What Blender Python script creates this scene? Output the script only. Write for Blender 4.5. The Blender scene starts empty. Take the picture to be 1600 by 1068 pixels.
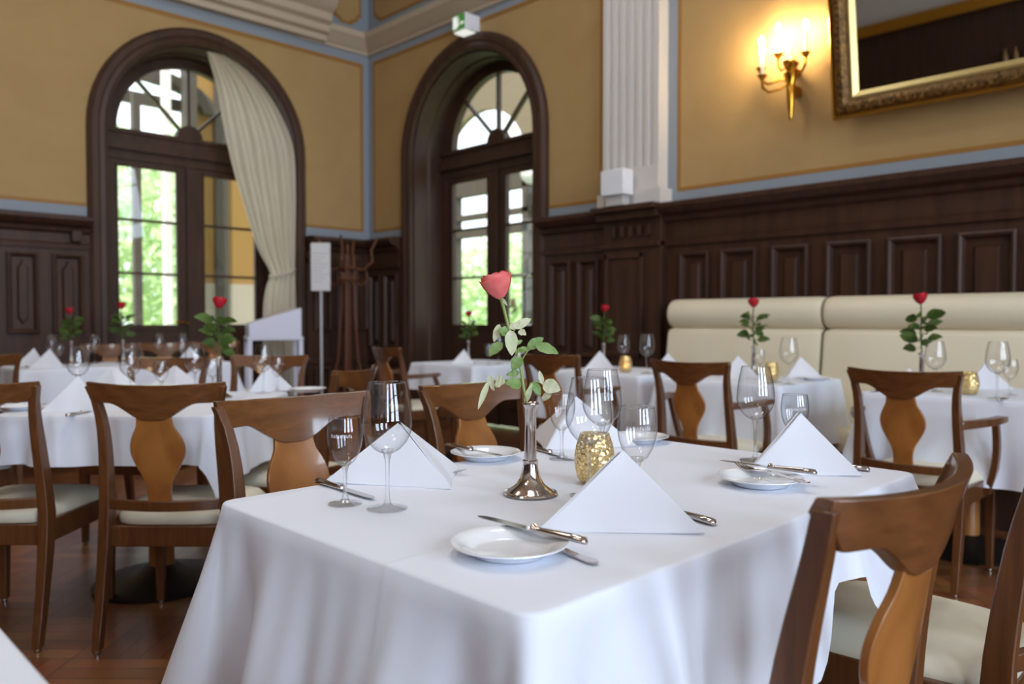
import bpy, math, random
from math import sin, cos, pi, radians, sqrt, atan2, hypot
from mathutils import Vector, Matrix
random.seed(7)
COL = bpy.context.scene.collection
SC = bpy.context.scene

# ------------------------------------------------------------------ materials
def s2l(c):
    return tuple(((v/255.0)/12.92 if v/255.0 <= .04045 else ((v/255.0+.055)/1.055)**2.4) for v in c)

class NT:
    def __init__(s, name):
        s.m = bpy.data.materials.new(name); s.m.use_nodes = True
        s.t = s.m.node_tree; s.t.nodes.clear()
        s.out = s.n('ShaderNodeOutputMaterial')
    def n(s, typ, **k):
        nd = s.t.nodes.new(typ)
        for a, v in k.items():
            if a.startswith('_'): nd.inputs[a[1:]].default_value = v
            else: setattr(nd, a, v)
        return nd
    def l(s, a, ai, b, bi): s.t.links.new(a.outputs[ai], b.inputs[bi])

def mat(name, rgb, rough=.5, metal=0, rgb2=None, scale=(8, 8, 8), detail=3, lo=.35, hi=.65, bump=0, bscale=None, coat=0, spec=.5, sss=0, trans=0, rot=(0, 0, 0), sheen=0):
    w = NT(name); b = w.n('ShaderNodeBsdfPrincipled')
    c = s2l(rgb)+(1,)
    b.inputs['Base Color'].default_value = c
    b.inputs['Roughness'].default_value = rough; b.inputs['Metallic'].default_value = metal
    b.inputs['Specular IOR Level'].default_value = spec
    b.inputs['Coat Weight'].default_value = coat; b.inputs['Coat Roughness'].default_value = .08
    b.inputs['Sheen Weight'].default_value = sheen
    tc = w.n('ShaderNodeTexCoord')
    if rgb2:
        mp = w.n('ShaderNodeMapping'); mp.inputs['Scale'].default_value = scale; mp.inputs['Rotation'].default_value = rot
        nz = w.n('ShaderNodeTexNoise', _Scale=1.0, _Detail=detail, _Distortion=.6)
        cr = w.n('ShaderNodeValToRGB'); e = cr.color_ramp.elements
        e[0].position = lo; e[0].color = c; e[1].position = hi; e[1].color = s2l(rgb2)+(1,)
        w.l(tc, 'Object', mp, 'Vector'); w.l(mp, 'Vector', nz, 'Vector'); w.l(nz, 'Fac', cr, 'Fac'); w.l(cr, 'Color', b, 'Base Color')
    if bump:
        mp2 = w.n('ShaderNodeMapping'); mp2.inputs['Scale'].default_value = bscale or scale
        n2 = w.n('ShaderNodeTexNoise', _Scale=1.0, _Detail=4.0)
        bp = w.n('ShaderNodeBump', _Strength=bump, _Distance=.004)
        w.l(tc, 'Object', mp2, 'Vector'); w.l(mp2, 'Vector', n2, 'Vector'); w.l(n2, 'Fac', bp, 'Height'); w.l(bp, 'Normal', b, 'Normal')
    if trans:
        tr = w.n('ShaderNodeBsdfTranslucent'); tr.inputs['Color'].default_value = c
        mx = w.n('ShaderNodeMixShader', _Fac=trans)
        w.l(b, 0, mx, 1); w.l(tr, 0, mx, 2); w.l(mx, 0, w.out, 'Surface')
    else: w.l(b, 0, w.out, 'Surface')
    return w.m

def emit(name, rgb, strength):
    w = NT(name); e = w.n('ShaderNodeEmission'); e.inputs['Color'].default_value = s2l(rgb)+(1,); e.inputs['Strength'].default_value = strength
    w.l(e, 0, w.out, 'Surface'); return w.m

def thin_glass(name, tint=(.995, .997, 1.0), edge=(.34, .35, .36), boost=1.0):
    # a thin sheet of clear glass: lets light straight through, darkens towards its rim, mirrors by Fresnel
    w = NT(name)
    lw = w.n('ShaderNodeLayerWeight', _Blend=.5)
    mixc = w.n('ShaderNodeMix', data_type='RGBA'); mixc.inputs[6].default_value = tint+(1,); mixc.inputs[7].default_value = edge+(1,)
    pe = w.n('ShaderNodeMath', operation='POWER'); pe.inputs[1].default_value = 3.0; w.l(lw, 'Facing', pe, 0); w.l(pe, 0, mixc, 0)
    t = w.n('ShaderNodeBsdfTransparent'); w.l(mixc, 2, t, 'Color')
    g = w.n('ShaderNodeBsdfGlossy', _Roughness=.015)
    # Schlick reflectance, the same seen from either side of the sheet
    lf = w.n('ShaderNodeLayerWeight', _Blend=.5)
    pw = w.n('ShaderNodeMath', operation='POWER'); pw.inputs[1].default_value = 5.0; w.l(lf, 'Facing', pw, 0)
    ml = w.n('ShaderNodeMath', operation='MULTIPLY_ADD'); ml.inputs[1].default_value = .9; ml.inputs[2].default_value = .045*boost; ml.use_clamp = True
    w.l(pw, 0, ml, 0)
    mx = w.n('ShaderNodeMixShader'); w.l(ml, 0, mx, 0); w.l(t, 0, mx, 1); w.l(g, 0, mx, 2); w.l(mx, 0, w.out, 'Surface')
    return w.m

def solid_glass(name):
    w = NT(name); g = w.n('ShaderNodeBsdfGlass', _IOR=1.5, _Roughness=.0); g.inputs['Color'].default_value = (.98, .985, .99, 1)
    t = w.n('ShaderNodeBsdfTransparent'); t.inputs['Color'].default_value = (.985, .99, .995, 1)
    mx = w.n('ShaderNodeMixShader', _Fac=.7); w.l(g, 0, mx, 1); w.l(t, 0, mx, 2)
    w.l(mx, 0, w.out, 'Surface'); return w.m

def gold_glass(name):
    # gold leaf crackle on clear glass
    w = NT(name); tc = w.n('ShaderNodeTexCoord')
    v = w.n('ShaderNodeTexVoronoi', feature='DISTANCE_TO_EDGE', _Scale=95.0)
    w.l(tc, 'Object', v, 'Vector')
    cr = w.n('ShaderNodeValToRGB'); e = cr.color_ramp.elements; e[0].position = .06; e[0].color = (.9, .9, .9, 1); e[1].position = .16; e[1].color = (.42, .42, .42, 1)
    w.l(v, 'Distance', cr, 'Fac')
    b = w.n('ShaderNodeBsdfPrincipled', _Roughness=.22, _Metallic=.85); b.inputs['Base Color'].default_value = s2l((244, 214, 146))+(1,)
    v2 = w.n('ShaderNodeTexVoronoi', _Scale=95.0); w.l(tc, 'Object', v2, 'Vector')
    bp = w.n('ShaderNodeBump', _Strength=.9, _Distance=.004); w.l(v2, 'Distance', bp, 'Height'); w.l(bp, 'Normal', b, 'Normal')
    t = w.n('ShaderNodeBsdfTransparent'); t.inputs['Color'].default_value = (.99, .95, .84, 1)
    mx = w.n('ShaderNodeMixShader'); w.l(cr, 'Color', mx, 0); w.l(t, 0, mx, 1); w.l(b, 0, mx, 2); w.l(mx, 0, w.out, 'Surface')
    return w.m

def parquet(name):
    # herringbone parquet: alternating blocks of slats, each slat its own brown
    w = NT(name); tc = w.n('ShaderNodeTexCoord')
    mp = w.n('ShaderNodeMapping'); mp.inputs['Rotation'].default_value = (0, 0, radians(45))
    w.l(tc, 'Object', mp, 'Vector')
    def brick(rz):
        m2 = w.n('ShaderNodeMapping'); m2.inputs['Rotation'].default_value = (0, 0, rz); w.l(mp, 'Vector', m2, 'Vector')
        b = w.n('ShaderNodeTexBrick', _Scale=1.0); b.offset = 0.0
        b.inputs['Brick Width'].default_value = .36; b.inputs['Row Height'].default_value = .072
        b.inputs['Mortar Size'].default_value = .0016; b.inputs['Bias'].default_value = 0
        b.inputs['Color1'].default_value = s2l((164, 106, 66))+(1,); b.inputs['Color2'].default_value = s2l((122, 74, 44))+(1,); b.inputs['Mortar'].default_value = s2l((50, 28, 18))+(1,)
        w.l(m2, 'Vector', b, 'Vector'); return b
    b1, b2 = brick(0), brick(pi/2)
    ch = w.n('ShaderNodeTexChecker', _Scale=1/.36); w.l(mp, 'Vector', ch, 'Vector')
    mx = w.n('ShaderNodeMix', data_type='RGBA'); w.l(ch, 'Fac', mx, 0); w.l(b1, 'Color', mx, 6); w.l(b2, 'Color', mx, 7)
    nz = w.n('ShaderNodeTexNoise', _Scale=9.0, _Detail=5.0); w.l(mp, 'Vector', nz, 'Vector')
    hs = w.n('ShaderNodeMix', data_type='RGBA', blend_type='MULTIPLY'); hs.inputs[0].default_value = .5
    w.l(mx, 2, hs, 6); w.l(nz, 'Color', hs, 7)
    p = w.n('ShaderNodeBsdfPrincipled', _Roughness=.34); w.l(hs, 2, p, 'Base Color')
    p.inputs['Coat Weight'].default_value = .25; p.inputs['Coat Roughness'].default_value = .25
    w.l(p, 0, w.out, 'Surface'); return w.m

def cloth_mat(name):
    # white damask, bump only: pressed-in fold lines and a slight drape unevenness
    w = NT(name); b = w.n('ShaderNodeBsdfPrincipled', _Roughness=.75); b.inputs['Base Color'].default_value = s2l((228, 232, 242))+(1,)
    b.inputs['Specular IOR Level'].default_value = .3; b.inputs['Sheen Weight'].default_value = .15
    tc = w.n('ShaderNodeTexCoord'); sx = w.n('ShaderNodeSeparateXYZ'); w.l(tc, 'Object', sx, 0)
    last = []
    for ax, st, off in (('X', .60, .17), ('Y', .50, .13)):
        pp = w.n('ShaderNodeMath', operation='PINGPONG'); pp.inputs[1].default_value = st/2
        ad = w.n('ShaderNodeMath', operation='ADD'); ad.inputs[1].default_value = off; w.l(sx, ax, ad, 0); w.l(ad, 0, pp, 0)
        mr_ = w.n('ShaderNodeMapRange', interpolation_type='SMOOTHSTEP'); mr_.inputs[1].default_value = 0; mr_.inputs[2].default_value = .012; mr_.inputs[3].default_value = 1; mr_.inputs[4].default_value = 0
        w.l(pp, 0, mr_, 0); last.append(mr_)
    nz = w.n('ShaderNodeTexNoise', _Scale=6.0, _Detail=3.0); w.l(tc, 'Object', nz, 'Vector')
    s1 = w.n('ShaderNodeMath', operation='ADD'); w.l(last[0], 0, s1, 0); w.l(last[1], 0, s1, 1)
    s2 = w.n('ShaderNodeMath', operation='MULTIPLY_ADD'); s2.inputs[1].default_value = 3.5; w.l(nz, 'Fac', s2, 0); w.l(s1, 0, s2, 2)
    bp = w.n('ShaderNodeBump', _Strength=.16, _Distance=.003); w.l(s2, 0, bp, 'Height'); w.l(bp, 'Normal', b, 'Normal'); w.l(b, 0, w.out, 'Surface')
    return w.m

M = dict(
 yellow=mat('ochre_wall_paint', (172, 141, 92), .8, rgb2=(167, 136, 87), scale=(3, 3, 3), bump=.05, bscale=(60, 60, 60)),
 gold_line=mat('gold_line_paint', (150, 106, 44), .6),
 blue=mat('grey_blue_paint', (138, 146, 154), .75),
 cream=mat('cream_plaster', (184, 168, 146), .7),
 white_pl=mat('white_plaster', (204, 198, 192), .65),
 dark_wood=mat('dark_panel_wood', (72, 46, 32), .45, rgb2=(57, 36, 25), scale=(14, 14, 1.6), detail=5, bump=.1, spec=.3),
 arch_wood=mat('dark_arch_wood', (72, 49, 36), .48, rgb2=(60, 40, 29), scale=(10, 10, 1.4), detail=4, spec=.3),
 chair_wood=mat('brown_chair_wood', (118, 73, 37), .3, rgb2=(90, 53, 25), scale=(9, 60, 46), detail=6, lo=.3, hi=.7, coat=.8),
 post_wood=mat('brown_post_wood', (108, 66, 34), .32, rgb2=(84, 50, 25), scale=(70, 70, 5), detail=5, lo=.3, hi=.7, coat=.3),
 splat_wood=mat('amber_splat_wood', (170, 112, 54), .32, rgb2=(148, 92, 42), scale=(14, 14, 7), detail=4, coat=.6),
 seat=mat('cream_leather', (226, 219, 196), .5, bump=.06, bscale=(120, 120, 120)),
 sofa=mat('cream_bench_leather', (222, 211, 184), .48, bump=.06, bscale=(90, 90, 90)),
 cloth=cloth_mat('white_tablecloth'),
 napkin=mat('white_napkin', (240, 241, 247), .85, bump=.06, bscale=(180, 180, 180), trans=.15),
 china=mat('white_china', (238, 240, 244), .12, coat=.3),
 steel=mat('silver_steel', (196, 190, 184), .16, metal=1),
 silver=mat('silver_plate', (205, 196, 192), .12, metal=1),
 brass=mat('polished_brass', (214, 158, 58), .22, metal=1),
 gilt=mat('gilt_frame', (124, 90, 42), .42, metal=.7, rgb2=(70, 48, 22), scale=(38, 38, 38), bump=.9, bscale=(60, 60, 60)),
 gilt_pale=mat('pale_gilt', (206, 182, 118), .3, metal=.6),
 gilt_edge=mat('gold_edge', (178, 126, 40), .35, metal=.7),
 mirror=mat('mirror_silver', (205, 205, 205), .015, metal=1),
 curtain=mat('ivory_curtain', (226, 216, 198), .85, rgb2=(218, 207, 188), scale=(30, 30, 2), trans=.3, bump=.1, bscale=(60, 60, 8)),
 petal=mat('coral_petal', (246, 138, 130), .6, rgb2=(238, 112, 110), scale=(40, 40, 40), trans=.2),
 petal_red=mat('red_petal', (196, 20, 40), .6, trans=.15),
 leaf=mat('rose_leaf', (120, 154, 84), .5, rgb2=(150, 174, 112), scale=(35, 35, 35), trans=.25),
 leaf_pale=mat('pale_rose_leaf', (202, 210, 168), .55, rgb2=(224, 216, 188), scale=(40, 40, 40), trans=.25),
 leaf_dark=mat('dark_rose_leaf', (88, 112, 44), .5, rgb2=(66, 90, 34), scale=(30, 30, 30), trans=.2),
 stem=mat('rose_stem', (140, 156, 84), .5),
 wax=mat('white_wax', (240, 232, 214), .5, trans=.3),
 white_metal=mat('grey_white_metal', (186, 184, 182), .45),
 board=mat('white_board', (214, 212, 210), .5),
 lilac=mat('lilac_white_paint', (206, 204, 218), .35),
 black=mat('black_iron', (28, 24, 22), .4),
 rack=mat('bentwood', (96, 54, 34), .5, spec=.3),
 white_box=mat('white_plastic', (226, 228, 232), .4),
 green=emit('exit_green', (92, 168, 78), .55),
 exit_white=emit('exit_white', (246, 246, 236), 1.0),
 bulb=emit('warm_bulb', (255, 224, 172), 330.0),
 flame=emit('candle_flame', (255, 170, 80), 9.0),
 globe=mat('opal_globe', (240, 244, 248), .3, trans=.3),
 bark=mat('bark', (92, 80, 66), .9),
 foliage=mat('tree_leaves', (206, 224, 184), .7, rgb2=(186, 210, 160), scale=(2, 2, 2), trans=.45),
 lawn=mat('lawn_grass', (190, 208, 162), .9, rgb2=(176, 198, 148), scale=(1, 1, 1)),
 stone=mat('veranda_stone', (196, 192, 184), .8),
 grey_post=mat('veranda_grey', (74, 68, 63), .7),
 white_post=mat('veranda_white', (236, 236, 236), .6),
 refl_ochre=mat('ochre_reflection', (150, 116, 62), .8),  # tone of the ochre room wall reflected in the window leaf
 refl_cream=mat('cream_reflection', (168, 160, 148), .8),  # tone of the curtain reflected in the window leaf
 beige=mat('veranda_soffit', (118, 108, 90), .8),
 floor=parquet('herringbone_parquet'),
 bottle=mat('bottle_glass', (150, 110, 60), .1, coat=.5),
 glass=thin_glass('clear_wineglass', boost=2.0),
 solid=solid_glass('clear_stem_glass'),
 foot_glass=thin_glass('clear_foot_glass', edge=(.86, .87, .88), boost=3.0),
 pane=thin_glass('window_pane', tint=(.95, .96, .96), edge=(.85, .87, .88), boost=1.4),
 gold=gold_glass('gold_crackle_glass'),
 etch=mat('frosted_etching', (232, 232, 236), .9),
)

# ------------------------------------------------------------------ mesh building
class MB:
    def __init__(s): s.v = []; s.f = []
    def add(s, vs, fs):
        o = len(s.v); s.v += [tuple(p) for p in vs]; s.f += [tuple(i+o for i in f) for f in fs]; return s
    def box(s, x0, x1, y0, y1, z0, z1, m=None):
        vs = [(x, y, z) for z in (z0, z1) for y in (y0, y1) for x in (x0, x1)]
        if m: vs = [m @ Vector(p) for p in vs]
        return s.add(vs, [(0, 2, 3, 1), (4, 5, 7, 6), (0, 1, 5, 4), (2, 6, 7, 3), (0, 4, 6, 2), (1, 3, 7, 5)])
    def prism(s, poly, fn0, fn1):
        n = len(poly)
        vs = [fn0(*p) for p in poly]+[fn1(*p) for p in poly]
        return s.add(vs, [tuple(range(n))[::-1], tuple(range(n, 2*n))]+[(i, (i+1) % n, n+(i+1) % n, n+i) for i in range(n)])
    def lathe(s, prof, seg=28, c=(0, 0, 0), cap=True, m=None):
        vs = []; fs = []
        for r, z in prof:
            for k in range(seg):
                a = 2*pi*k/seg; p = Vector((c[0]+r*cos(a), c[1]+r*sin(a), c[2]+z)); vs.append(m @ p if m else p)
        n = len(prof)
        for i in range(n-1):
            for k in range(seg):
                k2 = (k+1) % seg; fs.append((i*seg+k, i*seg+k2, (i+1)*seg+k2, (i+1)*seg+k))
        if cap:
            if prof[0][0] > 1e-6: fs.append(tuple(range(seg))[::-1])
            if prof[-1][0] > 1e-6: fs.append(tuple((n-1)*seg+k for k in range(seg)))
        return s.add(vs, fs)
    def tube(s, pts, r, seg=10, flat=None):
        pts = [Vector(p) for p in pts]; n = len(pts)
        rs = r if isinstance(r, (list, tuple)) else [r]*n
        vs = []; fs = []; up = Vector((0, 0, 1)); prev = None
        for i in range(n):
            t = (pts[min(i+1, n-1)]-pts[max(i-1, 0)]).normalized()
            if prev is None:
                a = up if abs(t.z) < .9 else Vector((1, 0, 0)); u = t.cross(a).normalized()
            else:
                u = (prev-t*prev.dot(t)).normalized()
            prev = u; w = t.cross(u)
            for k in range(seg):
                a = 2*pi*k/seg; vs.append(pts[i]+(u*cos(a)+w*sin(a))*rs[i])
        for i in range(n-1):
            for k in range(seg):
                k2 = (k+1) % seg; fs.append((i*seg+k, i*seg+k2, (i+1)*seg+k2, (i+1)*seg+k))
        fs += [tuple(range(seg))[::-1], tuple((n-1)*seg+k for k in range(seg))]
        return s.add(vs, fs)
    def sweep(s, rows):
        # rows: list of closed loops (same count), capped
        k = len(rows[0]); vs = [p for r in rows for p in r]; fs = []
        for i in range(len(rows)-1):
            for j in range(k):
                j2 = (j+1) % k; fs.append((i*k+j, i*k+j2, (i+1)*k+j2, (i+1)*k+j))
        fs += [tuple(range(k))[::-1], tuple((len(rows)-1)*k+j for j in range(k))]
        return s.add(vs, fs)
    def grid(s, nu, nv, fn, closed_u=False):
        vs = [fn(i/(nu if closed_u else nu-1), j/(nv-1)) for j in range(nv) for i in range(nu)]; fs = []
        for j in range(nv-1):
            for i in range(nu if closed_u else nu-1):
                i2 = (i+1) % nu; fs.append((j*nu+i, j*nu+i2, (j+1)*nu+i2, (j+1)*nu+i))
        return s.add(vs, fs)
    def slab(s, nu, nv, front, back):
        # closed curved slab between two grids
        o = len(s.v); vs = [front(i/(nu-1), j/(nv-1)) for j in range(nv) for i in range(nu)]+[back(i/(nu-1), j/(nv-1)) for j in range(nv) for i in range(nu)]
        N = nu*nv; fs = []
        for j in range(nv-1):
            for i in range(nu-1):
                a, b, c, d = j*nu+i, j*nu+i+1, (j+1)*nu+i+1, (j+1)*nu+i
                fs += [(a, b, c, d), (N+d, N+c, N+b, N+a)]
        for i in range(nu-1):
            a, b = i, i+1; fs.append((b, a, N+a, N+b))
            a, b = (nv-1)*nu+i, (nv-1)*nu+i+1; fs.append((a, b, N+b, N+a))
        for j in range(nv-1):
            a, b = j*nu, (j+1)*nu; fs.append((a, b, N+b, N+a))
            a, b = j*nu+nu-1, (j+1)*nu+nu-1; fs.append((b, a, N+a, N+b))
        return s.add(vs, fs)
    def build(s, name, m, parent=None, smooth=True, angle=38, bevel=0, subsurf=0, solid=0):
        me = bpy.data.meshes.new(name); me.from_pydata([tuple(p) for p in s.v], [], s.f)
        me.materials.append(M[m] if isinstance(m, str) else m)
        import bmesh
        bm = bmesh.new(); bm.from_mesh(me); bmesh.ops.recalc_face_normals(bm, faces=bm.faces); bm.to_mesh(me); bm.free()
        if smooth:
            me.polygons.foreach_set('use_smooth', [True]*len(me.polygons)); me.set_sharp_from_angle(angle=radians(angle))
        me.update()
        o = bpy.data.objects.new(name, me); COL.objects.link(o)
        if parent: o.parent = parent
        if solid:
            md = o.modifiers.new('Solidify', 'SOLIDIFY'); md.thickness = solid; md.offset = 0
        if bevel:
            md = o.modifiers.new('Bevel', 'BEVEL'); md.width = bevel; md.segments = 2; md.limit_method = 'ANGLE'; md.angle_limit = radians(40)
        if subsurf:
            md = o.modifiers.new('Sub', 'SUBSURF'); md.levels = subsurf; md.render_levels = subsurf
        return o

def tag(o, label=None, cat=None, group=None, kind=None):
    if label: o['label'] = label
    if cat: o['category'] = cat
    if group: o['group'] = group
    if kind: o['kind'] = kind
    return o

def thing(name, loc=(0, 0, 0), rz=0, label=None, cat=None, group=None):
    o = bpy.data.objects.new(name, None); o.empty_display_size = .1; COL.objects.link(o)
    o.location = loc; o.rotation_euler = (0, 0, rz)
    return tag(o, label, cat, group)

def clone(root, loc, rz=0, label=None, group=None, scale=None):
    def cp(o, par):
        c = o.copy(); COL.objects.link(c); c.parent = par
        for ch in list(o.children): cp(ch, c)
        return c
    r = cp(root, None); r.location = loc; r.rotation_euler = (0, 0, rz)
    if scale: r.scale = (scale,)*3
    if label: r['label'] = label
    if group: r['group'] = group
    elif 'group' in r: del r['group']
    return r

used = set()
def place(proto, loc, rz=0, label=None, group=None, scale=None):
    # the first placing moves the prototype itself, later ones copy it and its parts
    if proto.name not in used:
        used.add(proto.name); proto.location = loc; proto.rotation_euler = (0, 0, rz)
        if scale: proto.scale = (scale,)*3
        tag(proto, label, None, group); return proto
    return clone(proto, loc, rz, label, group, scale)

def struct(name, mb, m, **k):
    return tag(mb.build(name, m, **k), kind='structure')

def lerp(a, b, t): return a+(b-a)*t
def sstep(t): t = max(0, min(1, t)); return t*t*(3-2*t)
def interp(tab, x):
    if x <= tab[0][0]: return tab[0][1]
    for (a, va), (b, vb) in zip(tab, tab[1:]):
        if x <= b: return lerp(va, vb, (x-a)/(b-a))
    return tab[-1][1]
def smoothtab(tab, x):
    # cubic through a table
    xs = [t[0] for t in tab]; ys = [t[1] for t in tab]; n = len(tab)
    if x <= xs[0]: return ys[0]
    if x >= xs[-1]: return ys[-1]
    i = max(k for k in range(n-1) if xs[k] <= x)
    def sl(k):
        if k == 0: return (ys[1]-ys[0])/(xs[1]-xs[0])
        if k == n-1: return (ys[-1]-ys[-2])/(xs[-1]-xs[-2])
        return (ys[k+1]-ys[k-1])/(xs[k+1]-xs[k-1])
    h = xs[i+1]-xs[i]; t = (x-xs[i])/h
    return (2*t**3-3*t*t+1)*ys[i]+(t**3-2*t*t+t)*h*sl(i)+(-2*t**3+3*t*t)*ys[i+1]+(t**3-t*t)*h*sl(i+1)

# ------------------------------------------------------------------ the room
XR, YL = 5.2, 7.6            # right wall plane, left wall plane
XW, YS, ZC = -6.5, -6.0, 5.7
WC, DC = 3.31, 5.88          # centres of the arched openings
RO = .9                      # opening half width
ZS = 2.81                    # arch spring

struct('floor', MB().box(XW-.3, XR+.6, YS-.3, YL+.6, -.1, 0), 'floor', smooth=False)
struct('ceiling', MB().box(XW-.3, XR+.6, YS-.3, YL+.6, ZC, ZC+.15), 'cream', smooth=False)

def arched_wall(a0, a1, ca, depth0, depth1, fn):
    # wall slab from a0..a1 with an arched opening centred at ca; fn(a, depth, z) -> point
    mb = MB()
    def quad(p): mb.add([fn(*q) for q in p], [(0, 1, 2, 3)])
    n = 24
    arc = [(ca-RO*cos(pi*k/n), ZS+RO*sin(pi*k/n)) for k in range(n+1)]
    for d in (depth0, depth1):
        quad([(a0, d, 0), (ca-RO, d, 0), (ca-RO, d, ZC), (a0, d, ZC)])
        quad([(ca+RO, d, 0), (a1, d, 0), (a1, d, ZC), (ca+RO, d, ZC)])
        for (p, q) in zip(arc, arc[1:]): quad([(p[0], d, p[1]), (q[0], d, q[1]), (q[0], d, ZC), (p[0], d, ZC)])
    for (p, q) in zip([(ca-RO, 0)]+arc, arc+[(ca+RO, 0)]): quad([(p[0], depth0, p[1]), (q[0], depth0, q[1]), (q[0], depth1, q[1]), (p[0], depth1, p[1])])
    for (x, z0, x2, z2) in ((a0, 0, a0, ZC), (a1, 0, a1, ZC), (a0, ZC, a1, ZC)):
        quad([(x, depth0, z0), (x2, depth0, z2), (x2, depth1, z2), (x, depth1, z0)])
    return mb
FL = lambda a, d, z: (a, YL+d, z)          # left wall: a = X, d into the wall
FR = lambda a, d, z: (XR+d, a, z)          # right wall: a = Y
struct('wall_left', arched_wall(XW, XR+.5, WC, 0, .5, FL), 'yellow', smooth=False)
struct('wall_right', arched_wall(YS, YL, DC, 0, .5, FR), 'yellow', smooth=False)

# the unseen sides: dark bar wall opposite, tall windows behind the camera
wb = MB(); wb.box(XW-.2, XW, YS, YL, 0, 3.6)
struct('wall_bar', wb, 'dark_wood', smooth=False)
wu = MB(); wu.box(XW-.2, XW, YS, YL, 3.6, ZC); struct('wall_bar_upper', wu, 'white_pl', smooth=False)
struct('trim_bar_ledge', MB().box(XW, XW+.3, YS, YL, 3.45, 3.65), 'gilt_edge', smooth=False)
ws = MB(); wins = [(-4.6, -2.9), (-1.3, .4), (1.5, 3.5)]
edges = [XW]+[e for w_ in wins for e in w_]+[XR]
for i in range(0, len(edges), 2): ws.box(edges[i], edges[i+1], YS-.3, YS, 0, ZC)
for (a, b) in wins:
    ws.box(a, b, YS-.3, YS, 0, .9); ws.box(a, b, YS-.3, YS, 4.7, ZC)
struct('wall_back', ws, 'yellow', smooth=False)
for i, (a, b) in enumerate(wins):
    fr = MB()
    for x in (a+.03, (a+b)/2, b-.03): fr.box(x-.03, x+.03, YS-.18, YS-.12, .9, 4.7)
    for z in (.93, 1.9, 2.9, 3.87, 4.67): fr.box(a, b, YS-.18, YS-.12, z-.025, z+.025)
    struct('window_%d' % (i+2), fr, 'arch_wood', smooth=False)

# ---- painted bands and gold lines on the plaster
def strips(name, rects, m, fn, t):
    mb = MB()
    for (a0, a1, z0, z1) in rects:
        vs = [fn(a, d, z) for d in (0, -t) for (a, z) in ((a0, z0), (a1, z0), (a1, z1), (a0, z1))]
        mb.add(vs, [(0, 1, 2, 3), (4, 5, 6, 7), (0, 1, 5, 4), (1, 2, 6, 5), (2, 3, 7, 6), (3, 0, 4, 7)])
    return struct(name, mb, m, smooth=False)
PL0, PL1 = 3.56, 4.1      # pilaster span on the right wall
strips('trim_1', [(-2, WC-1.06, 1.95, 2.085), (WC+1.06, XR, 1.95, 2.085), (5.12, XR, 2.085, 3.965), (-2, XR, 3.965, 4.1)], 'blue', FL, .004)
strips('trim_2', [(-2, WC-1.06, 2.085, 2.115), (WC+1.06, 5.12, 2.085, 2.115), (5.09, 5.12, 2.115, 3.925), (-2, 5.12, 3.925, 3.965)], 'gold_line', FL, .005)
strips('trim_3', [(DC+1.06, YL, 1.95, 2.075), (PL1+.03, DC-1.06, 1.95, 2.075), (YL-.09, YL, 2.075, 3.985), (PL1, YL, 3.985, 4.1), (-2, PL0, 1.95, 2.075), (PL0-.085, PL0, 2.075, 3.985), (-2, PL0, 3.985, 4.1)], 'blue', FR, .004)
strips('trim_4', [(DC+1.06, YL-.12, 2.075, 2.105), (PL1+.135, DC-1.06, 2.075, 2.105), (YL-.12, YL-.09, 2.075, 3.985), (PL1+.1, PL1+.135, 2.075, 3.95), (PL1, YL-.12, 3.95, 3.985),
                  (-2, PL0-.115, 2.075, 2.105), (PL0-.115, PL0-.085, 2.075, 3.985), (-2, PL0-.115, 3.95, 3.985)], 'gold_line', FR, .005)

# ---- cornice and the panelled frieze above it
def profile_run(name, prof, a0, a1, m, fn):
    # prof: (projection, z) polygon swept along the wall
    mb = MB(); mb.prism(prof, lambda d, z: fn(a0, -d, z), lambda d, z: fn(a1, -d, z)); return struct(name, mb, m, angle=30)
corn = [(0, 4.06), (.03, 4.06), (.035, 4.09), (.07, 4.11), (.11, 4.17), (.15, 4.2), (.155, 4.26), (.12, 4.28), (0, 4.29)]
profile_run('trim_5', corn, 4.3, XR, 'cream', FL)
profile_run('trim_6', corn, YS, YL, 'cream', FR)
big = [(0, 4.07), (.1, 4.07), (.1, 4.13), (.16, 4.15), (.16, 4.22), (.22, 4.25), (.22, 4.33), (.3, 4.37), (.34, 4.43), (.34, 4.52), (0, 4.52)]
profile_run('trim_7', big, -2, 4.60, 'cream', FL)
gl = MB(); gl.box(4.32, 4.60, YL-.3, YL, 4.52, ZC); struct('trim_8', gl, 'cream', smooth=False)
gl = MB(); gl.box(-2, 4.32, YL-.04, YL, 4.52, ZC); struct('trim_9', gl, 'dark_wood', smooth=False)
strips('trim_10', [(4.60, XR, 4.28, ZC)], 'blue', FL, .006)
strips('trim_11', [(YS, YL, 4.29, ZC)], 'blue', FR, .006)
def notched(name, a0, a1, z0, z1, c, fn):
    def poly(i):
        b0, b1, y0 = a0+i, a1-i, z0+i; e = c
        return [(b0, z1), (b0, y0+e*1.25), (b0+e*.45, y0+e*1.1), (b0+e*.6, y0+e*.55), (b0+e*1.2, y0+e*.4), (b0+e*1.5, y0), (b1-e*1.5, y0), (b1-e*1.2, y0+e*.4), (b1-e*.6, y0+e*.55), (b1-e*.45, y0+e*1.1), (b1, y0+e*1.25), (b1, z1)]
    for (i, t, m, n_) in ((0, .009, 'gold_line', '_line'), (.03, .012, 'yellow', '_field')):
        mb = MB(); mb.prism(poly(i), lambda a, z: fn(a, -.005, z), lambda a, z: fn(a, -t, z)); struct(name+n_, mb, m, smooth=False)
notched('trim_12', 4.70, 5.10, 4.36, 5.5, .085, FL)
notched('trim_13', 4.4, 7.48, 4.40, 5.5, .07, FR)

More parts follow.
